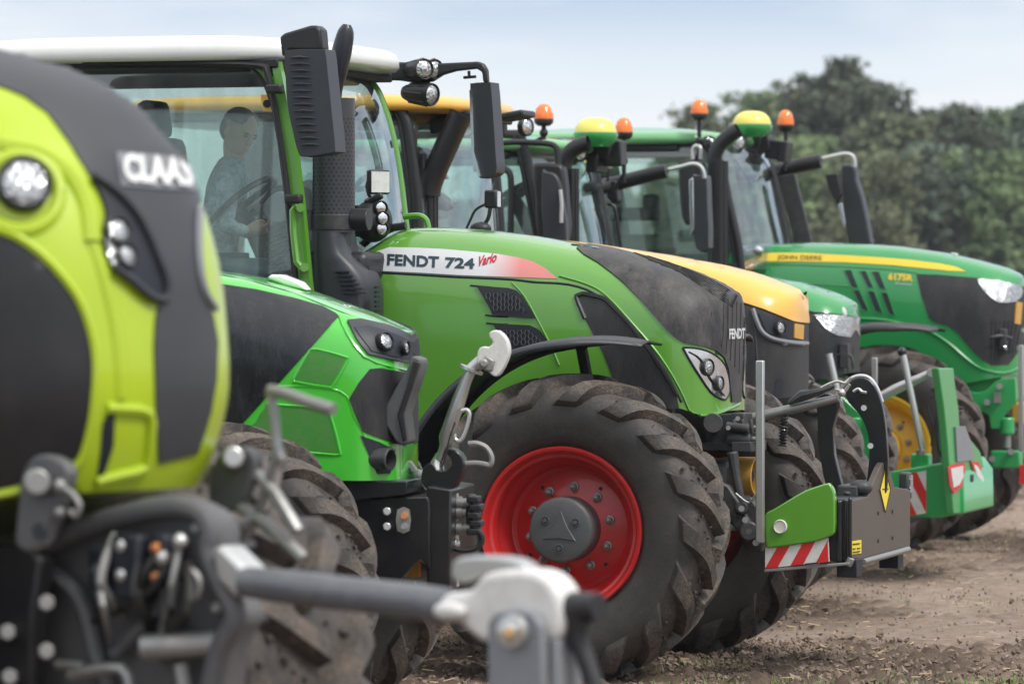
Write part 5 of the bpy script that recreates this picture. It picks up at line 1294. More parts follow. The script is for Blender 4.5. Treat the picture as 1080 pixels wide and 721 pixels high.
# front end below the bonnet
def q1(u, v, y): return f1.at(u, v, y)
mb = MB(); mb.prism(f1.poly([(-60, 560), (20, 570), (50, 562), (90, 550), (156, 533), (195, 530), (216, 541), (224, 561), (222, 585), (240, 625), (250, 652), (232, 688), (225, 760), (-60, 790)], -.10), (0, .12, 0)); obj('front_casting', mb, M['castgrey'], T1, .02)
mb = MB(); mb.tube(sm([q1(u, v, -.14) for u, v in ((52, 572), (90, 555), (156, 537), (195, 534), (216, 543), (223, 562), (221, 582), (236, 618), (249, 650), (232, 684), (222, 730))], 3, False), .028, 10)
mb.tube(sm([q1(u, v, -.14) for u, v in ((44, 600), (75, 618), (92, 650), (104, 700), (120, 740))], 3, False), .02, 8); mb.tube([q1(120, 690, -.14), q1(170, 640, -.14), q1(176, 620, -.14)], .016, 8); mb.tube([q1(170, 700, -.14), q1(185, 640, -.14)], .014, 8)
obj('casting_rib', mb, M['castgrey'], T1)
mb = MB(); mb.prism(f1.poly([(-60, 572), (28, 575), (42, 590), (34, 650), (32, 760), (-60, 780)], -.24), (0, .06, 0)); obj('side_plate', mb, M['black'], T1, .01)
pb = [(31, 484), (45, 479), (64, 485), (72, 499), (66, 520), (60, 535), (49, 556), (43, 577), (30, 582), (20, 578), (15, 568), (19, 530), (22, 502)]
mb = MB(); mb.prism(f1.poly(sm(pb, 2), -.36), (0, .04, 0)); mb.prism(f1.poly(sm([(u + 8, v - 6) for u, v in pb], 2), -.22), (0, .04, 0)); obj('link_bracket', mb, M['castgrey'], T1, .008)
mb = MB(); mb.cyl(q1(39, 508, -.41), q1(39, 508, -.2), .032, 20); obj('bracket_pin', mb, M['zinc'], T1, .006)
obj('bracket_hole', MB().cyl(q1(42, 560, -.366), q1(42, 560, -.36), .020, 14), M['ink'], T1)
mb = MB(); mb.ball(q1(63, 512, -.36), .018, 10, 8); mb.ball(q1(63, 540, -.36), .014, 10, 8); mb.tube(sm([q1(u, v, -.36) for u, v in ((66, 514), (76, 520), (84, 532), (80, 544), (74, 538))], 2, False), .008, 6); obj('linch_pin', mb, M['zinc'], T1)
pr_ = [(226, 484), (238, 473), (257, 471), (268, 480), (268, 496), (262, 512), (250, 533), (236, 541), (222, 534), (219, 515)]
mb = MB(); mb.prism(f1.poly(sm(pr_, 2), .26), (0, .04, 0)); obj('link_bracket', mb, M['castgrey'], T1, .008)
obj('bracket_pin', MB().cyl(q1(246, 482, .20), q1(246, 482, .34), .027, 18), M['rod'], T1, .006)
mb = MB()
for (u, v) in ((49, 635), (49, 686), (8, 666), (10, 713)): mb.cyl(q1(u, v, -.24), q1(u, v, -.270), .021, 6)
obj('bolt', mb, M['zinc'], T1, .003)
mb = MB(); mb.box(q1(145, 597, -.16), (.09, .10, .16)); mb.box(q1(112, 588, -.16), (.06, .08, .05)); mb.box(q1(112, 612, -.16), (.06, .08, .05)); mb.box(q1(178, 577, -.16), (.05, .08, .07)); mb.box(q1(180, 600, -.16), (.05, .09, .05)); obj('coupler_block', mb, M['ink'], T1, .012)
mb = MB()
for (u, v) in ((165, 578), (165, 608)): mb.cyl(q1(u - 3, v, -.20), q1(u + 4, v, -.20), .014, 14)
obj('coupler_ring', mb, M['copper'], T1, .003)
mb = MB()
for (u, v) in ((129, 575), (129, 606), (172, 588), (190, 570)): mb.ball(q1(u, v, -.20), .019, 12, 8)
obj('coupler_tip', mb, M['rod'], T1)
mb = MB(); mb.tube(sm([q1(u, v, -.18) for u, v in ((196, 606), (203, 602), (210, 612), (207, 628), (200, 626))], 2, False), .010, 6); obj('brass_clip', mb, M['zinc'], T1)
mb = MB(); mb.tube([q1(150, 682, -.20), q1(232, 678, -.12)], .030, 14); mb.tube(sm([q1(u, v, -.2) for u, v in ((74, 712), (100, 706), (128, 705), (136, 722), (134, 750))], 2, False), .014, 8); mb.tube([q1(60, 700, -.2), q1(88, 702, -.2)], .012, 8); mb.tube([q1(190, 700, -.15), q1(200, 760, -.15)], .018, 8)
obj('cross_tube', mb, M['zinc'], T1)
rn = random.Random(4)
for k in range(9):
    a = (95 + rn.uniform(0, 110), 560 + rn.uniform(0, 40)); b = (80 + rn.uniform(0, 140), 640 + rn.uniform(0, 80)); m_ = ((a[0] + b[0]) / 2 + rn.uniform(-25, 25), (a[1] + b[1]) / 2 + rn.uniform(-10, 30))
    obj('hose', MB().tube(sm([q1(a[0], a[1], -.17), q1(m_[0], m_[1], -.20 - rn.uniform(0, .05)), q1(b[0], b[1], -.13)], 5, False), rn.uniform(.007, .013), 8), M['hose'] if k % 3 else M['zinc'], T1)
for (u, v, r) in ((206, 556, .009), (228, 640, .010), (216, 680, .010)):
    obj('bolt', MB().cyl(q1(u, v, -.10), q1(u, v, -.125), r * 1.3, 6), M['zinc'], T1)
mb = MB()
for k in range(5): mb.tube([q1(235 + k * 7, 560 + k * 22, .0), q1(262 + k * 4, 548 + k * 26, .1)], .012, 8)
obj('grease_line', mb, M['greyblk'], T1)
# lower link arm with white quick hook
L1 = empty('lower_link_arm', (0, 0, 0)); L1.matrix_world = f1.M
tag(L1, 'grey tubular linkage arm ending in a worn white quick hook, blurred in the foreground', 'linkage arm')
ya = -.16
mb = MB(); mb.prism(f1.poly([(222, 578), (232, 574), (262, 604), (262, 628), (246, 630), (228, 612)], ya - .02), (0, .09, 0)); obj('arm_knuckle', mb, M['rod'], L1, .012)
mb = MB(); mb.tube([f1.at(u, v, ya) for u, v in ((258, 613), (300, 618), (360, 625), (440, 634), (478, 640))], [.036, .040, .040, .042, .042], 24); obj('arm_tube', mb, M['arm2'], L1)
hk = sm([(466, 626), (462, 640), (466, 651), (484, 658), (500, 672), (514, 678), (540, 678), (570, 676), (588, 674), (592, 648), (589, 628), (580, 613), (566, 603), (546, 600), (520, 602), (505, 608), (494, 622)], 2)
obj('hook', MB().prism(f1.poly(hk, ya - .045), (0, .10, 0)), M['wpaint'], L1, .022, seg=4)
obj('hook_tongue', MB().prism(f1.poly(sm([(475, 598), (482, 588), (510, 586), (540, 589), (556, 600), (530, 604), (505, 607), (490, 614), (477, 612)], 2), ya - .0), (0, .06, 0)), M['steel'], L1, .014, seg=3)
mb = MB(); mb.ball(f1.at(474, 644, ya - .06), (.045, .02, .022), 14, 10); obj('release_knob', mb, M['wpaint'], L1)
bp = f1.poly([(513, 655), (522, 645), (545, 641), (562, 645), (572, 660), (574, 780), (514, 780)], ya - .075)
obj('stand_plate', MB().prism(bp, (0, .025, 0)), M['midgrey'], L1, .008); obj('stand_plate', MB().prism(f1.poly([(578, 676), (588, 674), (588, 780), (577, 780)], ya - .05), (0, .10, 0)), M['midgrey'], L1, .006)
mb = MB(); c = f1.at(542, 665, ya - .08); mb.lathe([(0, .045), (.018, .042), (.022, .02), (.036, .018), (.040, 0)], c, (0, -1, 0), 24); obj('pivot_bolt', mb, M['rod'], L1)
obj('pivot_centre', MB().cyl(f1.at(537, 666, ya - .12), f1.at(537, 666, ya - .135), .010, 8), M['gold'], L1)
mb = MB(); c = f1.at(612, 640, ya); mb.tube([f1.at(596, 636, ya), f1.at(604, 640, ya), f1.at(632, 640, ya)], [.022, .036, .034], 14); mb.tube([f1.at(612, 640, ya), f1.at(608, 672, ya), f1.at(616, 690, ya), f1.at(640, 760, ya)], [.030, .026, .022, .022], 12); obj('locking_lever', mb, M['black'], L1)
obj('lever_pin', MB().cyl(f1.at(596, 644, ya), f1.at(594, 660, ya), .016, 10), M['rod'], L1)
# top link hanging beside it
K1 = empty('top_link', (0, 0, 0)); K1.matrix_world = f1.M
tag(K1, 'blurred pale silver top link hanging between the lime nose and the vivid green one', 'link rod')
yt = .28
mb = MB(); mb.tube(sm([f1.at(u, v, yt) for u, v in ((284, 412), (300, 415), (325, 424), (352, 432))], 2, False), .016, 10); mb.tube(sm([f1.at(u, v, yt) for u, v in ((285, 412), (289, 440), (292, 470), (298, 486))], 2, False), .013, 8)
obj('claw', mb, M['zinc'], K1)
mb = MB(); mb.tube([f1.at(u, v, yt) for u, v in ((294, 470), (283, 510), (268, 552), (252, 576))], .012, 8); mb.tube([f1.at(u, v, yt) for u, v in ((268, 496), (290, 520), (314, 560))], .016, 8); mb.tube([f1.at(u, v, yt) for u, v in ((252, 533), (285, 555), (320, 590))], .018, 8); obj('tube', mb, M['zinc'], K1)
chassis(T1, x1=.55); wheel(T1, 0, -.95, 0, 1.05, M['rimgrey']); wheel(T1, 0, .95, 0, 1.05, M['rimgrey'], spin=.2)
rear_end(T1, xr=-2.8, sc=1.3, rim=M['rimgrey'])
A1 = [(-2.3, 3.2), (-2.15, 3.0), (-2.0, 2.6), (-1.95, 2.0), (-1.92, 1.6)]
cab(f1, T1, A1, .80, None, -3.6, 1.6, (-3.8, -2.2, .92, 3.25, .12), (M['lime'], M['black'], M['dark']), M['glass'])
# ================================================================== machines to the right
def far_mirror(fr, root, arm, ar, rod, rr, plate, y=1.3, mat=None, bracket=None):
    mb = MB(); mb.tube([fr.at(u, v, y * .85) for u, v in arm], ar, 14); obj('mirror_arm', mb, M['black'], root)
    if rod: obj('mirror_rod', MB().tube(sm([fr.at(u, v, y * .9) for u, v in rod], 3, False), rr, 8), M['rod'], root)
    o = obj('mirror', MB().prism(fr.poly(sm(plate, 2), y), (0, .14, 0)), mat or M['grey'], root, .02)
    if bracket: obj('arm_bracket', MB().prism(fr.poly(bracket, y * .8), (0, .10, 0)), M['black'], root, .01)
    return o
def near_mirror(fr, root, plate, y=-1.25, inner=None, arm=None, th=.12):
    o = obj('mirror', MB().prism(fr.poly(sm(plate, 2), y), (0, th, 0)), M['black'], root, .02)
    if inner: obj('mirror_shell', MB().prism(fr.poly(sm(inner, 2), y - .05), (0, .08, 0)), M['grey'], root, .02)
    if arm: obj('mirror_arm', MB().tube(sm([fr.at(u, v, y + .05) for u, v in arm], 3, False), .020, 8), M['black'], root)
    return o
def elbow_exhaust(fr, root, u, v0, v1, r, pts, r2, y=-.95):
    mb = MB(); mb.cyl(fr.at(u, v1, y), fr.at(u, v0, y), r, 28)
    for k in range(10):
        t = 2 * math.pi * k / 10; c0, c1 = fr.at(u, v1, y), fr.at(u, v0, y); e = Vector((math.cos(t), math.sin(t), 0)) * r; mb.tube([c0 + e, c1 + e], .006, 4)
    obj('exhaust_stack', mb, M['black'], root, smooth=40)
    P = [Vector(q_) for q_ in sm([fr.at(a, b, y) for a, b in pts], 4, False)]; mb = MB(); mb.tube(P, r2, 20, cap=False); d = (P[-1] - P[-2]).normalized(); n = 20
    base = len(mb.v) - n; mb.add([P[-1] + (Vector(mb.v[base + j]) - P[-1]) * .9 - d * .10 for j in range(n)], [tuple(range(n))], 1); o1 = len(mb.v) - n
    for j in range(n): mb.f.append((base + j, base + (j + 1) % n, o1 + (j + 1) % n, o1 + j)); mb.m.append(1)
    obj('exhaust_pipe', mb, [M['black'], M['ink']], root, smooth=50)
def gps_dome(fr, root, u, v, y, w_, h):
    c = fr.at(u, v, y); mb = MB(); q = []
    for k in range(10):
        t = math.pi / 2 * k / 9; q.append((w_ * math.cos(t) ** .7, h * math.sin(t)))
    mb.lathe(q, c, (0, 0, 1), 36); o = obj('receiver_dome', mb, M['jyellow'], root, smooth=60)
    mb = MB(); mb.lathe([(w_ * 1.03, .012), (w_ * 1.06, -.005), (w_ * 1.0, -.04), (w_ * .7, -.085), (0, -.09)], c, (0, 0, 1), 36); obj('dome_base', mb, M['jgreen'], o, smooth=40)
def clutter(fr, root, spots, y=0., seed=1):
    """brackets, lamps and plugs bunched under a roof edge"""
    rnd = random.Random(seed); mb = MB()
    for (u, v, w_, h) in spots:
        c = fr.at(u, v, y); s_ = 150.
        mb.box(c, (w_ / s_, rnd.uniform(.15, .3), h / s_), Matrix.Rotation(rnd.uniform(-.3, .3), 3, 'Y'))
    obj('light_bracket', mb, M['black'], root, .012)
def yellow_hub(root):
    for e in root.children:
        if e.name.startswith('wheel'):
            for c in e.children:
                if c.name.startswith('hub_cap'):
                    if 'yh' not in RIMS: me = c.data.copy(); me.materials[0] = M['rimyel']; RIMS['yh'] = me
                    c.data = RIMS['yh']

# ------------------------------------------------------------------ orange-roofed tractor
f4 = Fr(690, 26.2, 17, y=-1.15)
T4 = empty('tractor', f4.o, f4.yaw)
tag(T4, 'tractor with orange cab roof, orange-yellow bonnet top and black nose', 'tractor', 'tractors parked in a row')
top4 = [(560, 252), (620, 258), (664, 265), (711, 272), (755, 280), (794, 289.5), (839, 307), (850, 314), (856, 326)]
zb4 = [(f4.at(500, 425, -.4).x, f4.at(500, 425, -.4).z), (f4.at(780, 425, -.4).x, f4.at(780, 425, -.4).z), (f4.at(842, 418, -.3).x, f4.at(842, 418, -.3).z)]
hm, hb4, _ = hood_mesh(f4, top4, .42, zb4, f4.at(565, 300, 0).x, nr=.28, nexp=2.8, cexp=4, zmf=.3, u_nose=853, wmin=.1)
two_tone(hm, [(f4.at(u, v, -.42).x, f4.at(u, v, -.42).z) for u, v in ((560, 285), (700, 300), (787, 320), (805, 326), (836, 338), (857, 340))])
obj('bonnet', hm, [M['mesh'], M['orange']], T4, smooth=40)
P4 = lambda n, p, m, **k: panel(f4, hb4, n, p, m, T4, **k)
P4('bonnet_lid', [(560, 248), (620, 255), (664, 262), (711, 269), (755, 277), (794, 287), (839, 304), (852, 313), (860, 336), (857, 340.5), (845, 340), (836, 338.5), (805, 326), (787, 320), (700, 300), (560, 285)], M['orange'], off=.010, depth=.03, step=6)
seam(f4, hb4, 'nose_trim', [(794, 326), (798, 338), (803, 349), (811, 355.5), (822, 359), (838, 361.5), (854, 362)], .014, M['midgrey'], T4, off=.01)
l, n = f4.cast(hb4, 821, 346); lamp_disc('headlight', l + n * .02, n + Vector((.3, 0, 0)), .036, M['lens'], T4, rim=M['black'])
P4('indicator_lamp', [(836.5, 341), (846, 342.5), (845.5, 358), (836, 356)], M['gold'], off=.012, step=4); P4('lamp_recess', [(800, 330), (812, 333), (850, 343), (850, 359), (822, 356), (808, 350)], M['ink'], off=.006, step=5)
P4('nose_slot', sm([(818, 404), (822, 398), (826, 404), (823, 418), (817, 424)], 2), M['ink'], off=.003, step=3)
seam(f4, hb4, 'nose_crease', [(793, 330), (797, 360), (800, 400), (803, 424)], .006, M['greyblk'], T4)
chassis(T4, x1=.5); wheel(T4, 0, -.93, 0, 1.0, M['rimgrey']); wheel(T4, 0, .95, 0, 1.0, M['rimgrey']); rear_end(T4, rim=M['rimgrey'])
A4 = [(q.x, q.z) for q in f4.poly([(510, 127), (516, 142), (521, 175), (525, 215), (528, 262), (529, 300)], .80)]
x1 = f4.at(549, 122, .62).x; z4 = f4.at(440, 117, -.92).z
cab(f4, T4, A4, .80, None, x1 - 1.9, A4[-1][1], (x1 - 2.1, x1, .93, z4, .10, 4.5, .03), (M['orange'], M['black'], M['dark']), M['glass2'], pr=.035)
cab_interior(T4, A4[-1][0] - 1.0, A4[-1][1] + .25, A4[-1][0] - .5)
obj('cab_side', MB().box(((A4[-1][0] + x1 - 1.9) / 2, 0, A4[-1][1] - .35), (1.5, 1.5, .55)), M['black'], T4, .04)
pts = [(448, 250), (449, 215), (452, 196), (459, 178), (478, 135), (486, 117)]
elbow_exhaust(f4, T4, 452, 204, 255, .055, [(452, 206), (454, 194), (461, 176), (473, 149), (486, 120)], .070, y=-.65)
mb = MB(); mb.prism(f4.poly(sm([(419, 166), (423, 158), (431, 155), (441, 156), (448, 163), (449, 190), (450, 250), (427, 250), (426, 218), (421, 190)], 2), -.70), (0, .22, 0)); ag = obj('exhaust_guard', mb, M['black'], T4, .03)
mb = MB()
for (u, v) in ((438.5, 176), (439, 195)): mb.cyl(f4.at(u, v, -.705), f4.at(u, v, -.71), .011, 8)
mb.tube([f4.at(425, 162, -.71), f4.at(425, 178, -.71)], .012, 6); mb.tube([f4.at(446, 162, -.71), f4.at(446, 178, -.71)], .012, 6); mb.tube([f4.at(426, 194, -.71), f4.at(427, 235, -.71)], .010, 6); obj('guard_slot', mb, M['ink'], ag)
obj('guard_hook', MB().tube(sm([f4.at(u, v, -.72) for u, v in ((433, 166), (434, 150), (433, 136), (435, 128), (438, 136), (437, 156))], 2, False), .016, 8), M['greyblk'], T4)
mb = MB(); mb.tube(sm([f4.at(u, v, -.6) for u, v in ((449, 194), (456, 187), (468, 186), (470, 189))], 2, False), .022, 8); mb.ball(f4.at(464, 212, -.4), (.09, .05, .05), 12, 8, rot=Matrix.Rotation(.5, 3, 'Y')); obj('front_handle', mb, M['midgrey'], T4)
clutter(f4, T4, [(420, 124, 40, 9), (440, 128, 50, 10), (465, 122, 30, 12), (500, 122, 60, 6), (530, 125, 50, 6), (470, 132, 20, 14), (415, 135, 18, 20)], -.3, 4)
mb = MB(); mb.box(f4.at(497, 128, .3), (.14, .1, .11)); mb.box(f4.at(522, 134, .7), (.14, .1, .12)); o = obj('roof_lamp', mb, M['black'], T4, .02)
lamp_disc('lamp_lens', f4.at(491, 134, .2), (1, -.7, 0), .06, M['ledlens'], T4); lamp_disc('lamp_lens', f4.at(556, 134, .9), (1, -.5, 0), .05, M['ledlens'], T4)

# ------------------------------------------------------------------ green tractor with its bonnet mostly hidden
f5 = Fr(750, 30.0, 17, y=-1.15)
T5 = empty('tractor', f5.o, f5.yaw)
tag(T5, 'green tractor with yellow receiver dome, mostly hidden behind the orange-roofed tractor', 'tractor', 'tractors parked in a row')
top5 = [(650, 272), (700, 276), (760, 284), (800, 291), (827, 297), (850, 300.5), (880, 310), (902, 321), (911, 330)]
zb5 = [(f5.at(600, 400, -.4).x, f5.at(600, 400, -.4).z), (f5.at(870, 400, -.4).x, f5.at(870, 400, -.4).z), (f5.at(900, 390, -.3).x, f5.at(900, 390, -.3).z)]
hm, hb5, _ = hood_mesh(f5, top5, .40, zb5, f5.at(640, 300, 0).x, nr=.25, nexp=2.8, cexp=3.2, zmf=.3, u_nose=907, wmin=.1)
two_tone(hm, [(f5.at(u, v, -.40).x, f5.at(u, v, -.40).z) for u, v in ((650, 300), (760, 310), (835, 322), (858, 329.5), (880, 331), (912, 335))])
obj('bonnet', hm, [M['mesh'], M['jgreen']], T5, smooth=40)
P5 = lambda n, p, m, **k: panel(f5, hb5, n, p, m, T5, **k)
P5('bonnet_lid', [(650, 268), (760, 280), (800, 287), (827, 294), (850, 297), (880, 306), (902, 318), (914, 330), (912, 335), (903, 334), (880, 331), (858, 329.5), (835, 322), (760, 310), (650, 300)], M['jgreen'], off=.010, depth=.03, step=6)
P5('headlight', [(859, 332), (880, 332), (906, 335), (903, 345), (896, 355.5), (884, 354), (873, 349), (865, 341)], M['lens'], off=.008, step=4, mirror=True)
for k in range(5): seam(f5, hb5, 'nose_rib', [(880 + k * 5, 365), (880 + k * 5 - 1, 392)], .004, M['black'], T5, k=0)
mb = MB(); l, n = f5.cast(hb5, 887, 375); mb.box(l + n * .03, (.06, .05, .16)); mb.tube(sm([f5.at(u, v, -.3) for u, v in ((880, 375), (890, 373), (898, 376), (900, 388))], 2, False), .012, 6); obj('nose_lamp', mb, M['greyblk'], T5, .015)
f5.plate('lower_frame', [(842, 378), (852, 384), (870, 398), (885, 415), (900, 430), (915, 440), (930, 520), (880, 520), (872, 470), (858, 430), (846, 410)], -.32, .05, M['jgreen'], T5)
f5.plate('lower_frame', [(842, 378), (852, 384), (870, 398), (885, 415), (900, 430), (900, 500), (880, 500), (872, 470), (858, 430), (846, 410)], .3, .05, M['jgreen'], T5)
chassis(T5, x1=.5, mat=M['jgreen']); wheel(T5, 0, -.93, 0, 1.0, M['rimyel']); wheel(T5, 0, .95, 0, 1.0, M['rimyel']); rear_end(T5, rim=M['rimyel'], fmat=M['jgreen']); yellow_hub(T5)
A5 = [(q.x, q.z) for q in f5.poly([(619, 150), (625, 170), (632, 205), (640, 245), (646, 280), (648, 310)], .80)]
x1 = f5.at(585, 150, -.92).x; z5 = f5.at(575, 159, -.92).z
cab(f5, T5, A5, .80, None, x1 - 1.9, A5[-1][1], (x1 - 2.0, x1 - .02, .92, z5, .09, 4., .05), (M['lightgreen'], M['black'], M['dark']), M['glass2'], pr=.035)
cab_interior(T5, A5[-1][0] - 1.0, A5[-1][1] + .25, A5[-1][0] - .5, seatmat=M['olive'])
obj('cab_side', MB().box(((A5[-1][0] + x1 - 1.9) / 2, 0, A5[-1][1] - .35), (1.5, 1.5, .55)), M['jgreen'], T5, .04)
elbow_exhaust(f5, T5, 602, 178, 275, .052, [(595, 182), (596, 170), (602, 160), (611, 154), (621, 151)], .052)
near_mirror(f5, T5, [(562, 176), (566, 172), (588, 173), (594, 180), (597, 215), (597, 255), (568, 255), (564, 215)], -1.2, [(571, 183), (575, 181), (584, 183), (590, 192), (593, 210), (597, 255), (573, 252)], [(527, 151), (545, 150), (572, 151), (585, 154), (588, 163), (589, 190)])
mb = MB(); mb.tube([f5.at(u, v, -1.27) for u, v in ((591, 200), (592.5, 215), (592, 235))], .014, 6); obj('mirror_edge', mb, M['rod'], T5)
for v in (236, 241): pass
far_mirror(f5, T5, [(636, 197), (648, 194), (690, 183), (703, 180)], [.055, .052, .050, .050], [(703, 179.5), (718, 176), (730, 173), (738, 175), (742, 181), (743, 188)], .015, [(730, 188), (732, 185), (742, 185), (745, 188), (746, 215), (747, 262), (734, 262), (731, 235)], 1.3, bracket=[(638, 192), (650, 190), (652, 212), (646, 216), (640, 208)])
obj('mirror_glass', MB().prism(f5.poly([(726.5, 190), (731, 187), (732, 240), (728, 250)], 1.29), (0, .05, 0)), M['chrome'], T5, .005)
mb = MB(); mb.tube([f5.at(619, 198, .6), f5.at(640, 196, 1.)], .035, 10); mb.tube([f5.at(640, 200, 1.0), f5.at(643, 170, 1.0)], .010, 6); mb.tube(sm([f5.at(u, v, 1.) for u, v in ((641, 215), (648, 218), (651, 235), (655, 262))], 2, False), .014, 6); mb.tube([f5.at(627, 165, .7), f5.at(611, 192, .5)], .006, 6); obj('bracket_rod', mb, M['black'], T5)
obj('door_frame', MB().tube(sm([f5.at(u, v, -.84) for u, v in ((500, 178), (525, 177.5), (534, 179.5), (538.5, 187), (539, 215), (538, 262))], 3, False), .022, 8), M['black'], T5)
gps_dome(f5, T5, 628, 142, -.05, .145, .115)
beacon(f5, T5, 573.5, 109.5, 133, -.85, .064, stem=.09); beacon(f5, T5, 658, 124, 147, .85, .062, stem=.30)
clutter(f5, T5, [(608, 155, 25, 14), (620, 160, 22, 16), (636, 158, 26, 18), (648, 162, 20, 26), (630, 172, 12, 20)], .2, 5)
lamp_disc('roof_lamp', f5.at(612, 161, -.1), (1, -.6, 0), .055, M['ledlens'], T5); lamp_disc('roof_lamp', f5.at(643, 172, .6), (1, -.6, 0), .045, M['ledlens'], T5)

# ------------------------------------------------------------------ furthest green tractor
f6 = Fr(925, 33.8, 17, y=-1.15)
T6 = empty('tractor', f6.o, f6.yaw)
tag(T6, 'furthest green tractor with a yellow stripe, the lettering 6175R and yellow wheel rims', 'tractor', 'tractors parked in a row')
top6 = [(780, 261), (792, 259), (805, 257.5), (849, 256), (899, 256.5), (947, 259.5), (997, 266.5), (1030, 274), (1060, 282), (1074, 288), (1080, 293)]
zb6 = [(f6.at(700, 410, -.4).x, f6.at(700, 410, -.4).z), (f6.at(1000, 408, -.4).x, f6.at(1000, 408, -.4).z), (f6.at(1062, 396, -.35).x, f6.at(1062, 396, -.35).z)]
hm, hb6, _ = hood_mesh(f6, top6, .42, zb6, f6.at(779, 300, 0).x, nr=.28, nexp=2.6, cexp=3.4, zmf=.30, u_nose=1083, wmin=.1)
obj('bonnet', hm, M['jgreen'], T6, smooth=40)
P6 = lambda n, p, m, **k: panel(f6, hb6, n, p, m, T6, **k)
P6('yellow_stripe', [(794, 270), (800, 268), (815, 266.8), (850, 267), (891, 269.3), (925, 271.5), (958, 274), (990, 278), (1008, 281.5), (1019, 286.5), (1000, 285.5), (975, 283), (945, 280), (891, 276.7), (840, 275.8), (794, 276)], M['yellow'], off=.004, step=6, mirror=True)
h6 = lambda u, v: f6.cast(hb6, u, v)
lettering(f6, h6, 'JOHN DEERE', (820, 275), (867, 276), (820, 269.3), M['ink'], T6, off=.008, bold=.0)
lettering(f6, h6, '6175R', (937, 295.5), (963, 297), (937, 288), M['yellow'], T6, off=.006, bold=.05)
lettering(f6, h6, 'Premium', (945, 299.6), (962, 300.6), (945, 297.8), M['inkgrey'], T6, off=.006, bold=.01)
P6('nose_panel', [(966.5, 289), (990, 290), (1033, 293.5), (1060, 298), (1086, 304), (1087, 340), (1080, 362), (1069, 377), (1063, 384.5), (1046, 385), (1037, 380), (1027, 371), (1010, 350.5), (998, 343), (985, 339.5), (980, 335), (972, 312)], M['mesh'], off=.006, step=7, mirror=True)
P6('headlight', sm([(1031, 295), (1050, 296.5), (1073, 301), (1077, 308), (1070, 318), (1052, 318.5), (1040, 309)], 2), M['lens'], off=.014, step=5, mirror=True)
for sl in ([(889.7, 285), (898, 285), (905, 303), (898, 303)], [(899.4, 306), (906.4, 306), (916, 327), (909, 327)], [(906.4, 286), (913.5, 286), (921, 303), (914.7, 303)], [(914.7, 306.7), (922, 307.5), (931, 330), (923, 329)], [(919, 286.7), (927, 286.7), (934.5, 305), (927, 304)], [(928.6, 308), (936, 309), (944, 332), (937, 331)]):
    P6('vent_slit', sl, M['ink'], off=.003, step=5, mirror=True); seam(f6, hb6, 'slit_edge', sl + sl[:1], .004, M['jgreen'], T6, k=0, off=.004)
seam(f6, hb6, 'bonnet_fold', [(908, 336), (935, 338), (974, 347), (999, 361), (1019, 378), (1035, 389), (1058, 393.5), (1074, 388)], .012, M['jgreen'], T6, off=.0, mirror=True)
seam(f6, hb6, 'bonnet_fold', [(785, 300), (830, 299), (870, 300), (895, 302)], .005, M['jgreen'], T6)
seam(f6, hb6, 'bonnet_line', [(790, 279), (850, 280), (930, 284), (966, 288)], .003, M['ink'], T6)
P6('lid_catch', [(996, 264), (1004, 263), (1014, 268), (1008, 270)], M['white'], off=.012, step=4)
P6('side_mark', [(1071, 318), (1077, 319), (1075, 342), (1069, 341)], M['gold'], off=.012, step=4)
mb = MB(); l, n = h6(1056, 358); mb.box(l + n * .03, (.05, .06, .16)); mb.tube(sm([h6(u, v)[0] + h6(u, v)[1] * .05 for u, v in ((1044, 356), (1052, 354), (1062, 357))], 2, False), .016, 6); obj('nose_lamp', mb, M['greyblk'], T6, .015)
l, n = h6(1056, 366); lamp_disc('lamp', l + n * .06, n, .022, M['lens'], T6)
for k in range(8): seam(f6, hb6, 'nose_rib', [(1046 + k * 4.3, 338), (1045 + k * 3.6, 378 - k)], .0035, M['black'], T6, k=0, off=.008)
mb = MB(); mb.ball(f6.at(795, 264, -.5), (.075, .04, .038), 16, 10); o = obj('side_lamp', mb, M['ledlens'], T6); mb = MB(); mb.ball(f6.at(792, 268, -.45), (.085, .06, .05), 14, 8); mb.ball(f6.at(788, 281, -.45), (.07, .06, .05), 14, 8); obj('lamp_body', mb, M['black'], o)
mb = MB(); mb.ball(f6.at(789, 281, -.50), (.045, .03, .04), 14, 8); obj('indicator', mb, M['amber'], T6)
chassis(T6, x1=.5, mat=M['jgreen']); wheel(T6, 0, -.93, 0, 1.0, M['rimyel'], spin=.1, nuts=True); wheel(T6, 0, .95, 0, 1.0, M['rimyel'], spin=.4); rear_end(T6, rim=M['rimyel'], fmat=M['jgreen']); yellow_hub(T6)
for s_ in (-1, 1): fender(T6, s_, -60, 26, .885, 1.18, .68, M['greyblk'])
A6 = [(q.x, q.z) for q in f6.poly([(803, 158), (811, 172), (817, 192), (824, 225), (831, 256), (835, 285)], .80)]
x1 = f6.at(760, 145, -.92).x; z6 = f6.at(740, 152, -.92).z
cab(f6, T6, A6, .80, None, x1 - 1.9, A6[-1][1], (x1 - 2.0, x1 - .02, .92, z6, .10, 4., .05), (M['lightgreen'], M['black'], M['dark']), M['glass2'], pr=.035)
cab_interior(T6, A6[-1][0] - 1.0, A6[-1][1] + .20, A6[-1][0] - .5, seatmat=M['olive'])
obj('cab_side', MB().box(((A6[-1][0] + x1 - 1.9) / 2, 0, A6[-1][1] - .35), (1.5, 1.5, .55)), M['jgreen'], T6, .04)
elbow_exhaust(f6, T6, 757.5, 170, 280, .072, [(752, 172), (754, 163), (760, 152), (770, 143), (779, 137)], .056)
near_mirror(f6, T6, [(715, 175), (718, 170), (736, 170), (741, 175), (741, 200), (737, 232), (722, 237), (717, 215)], -1.15)
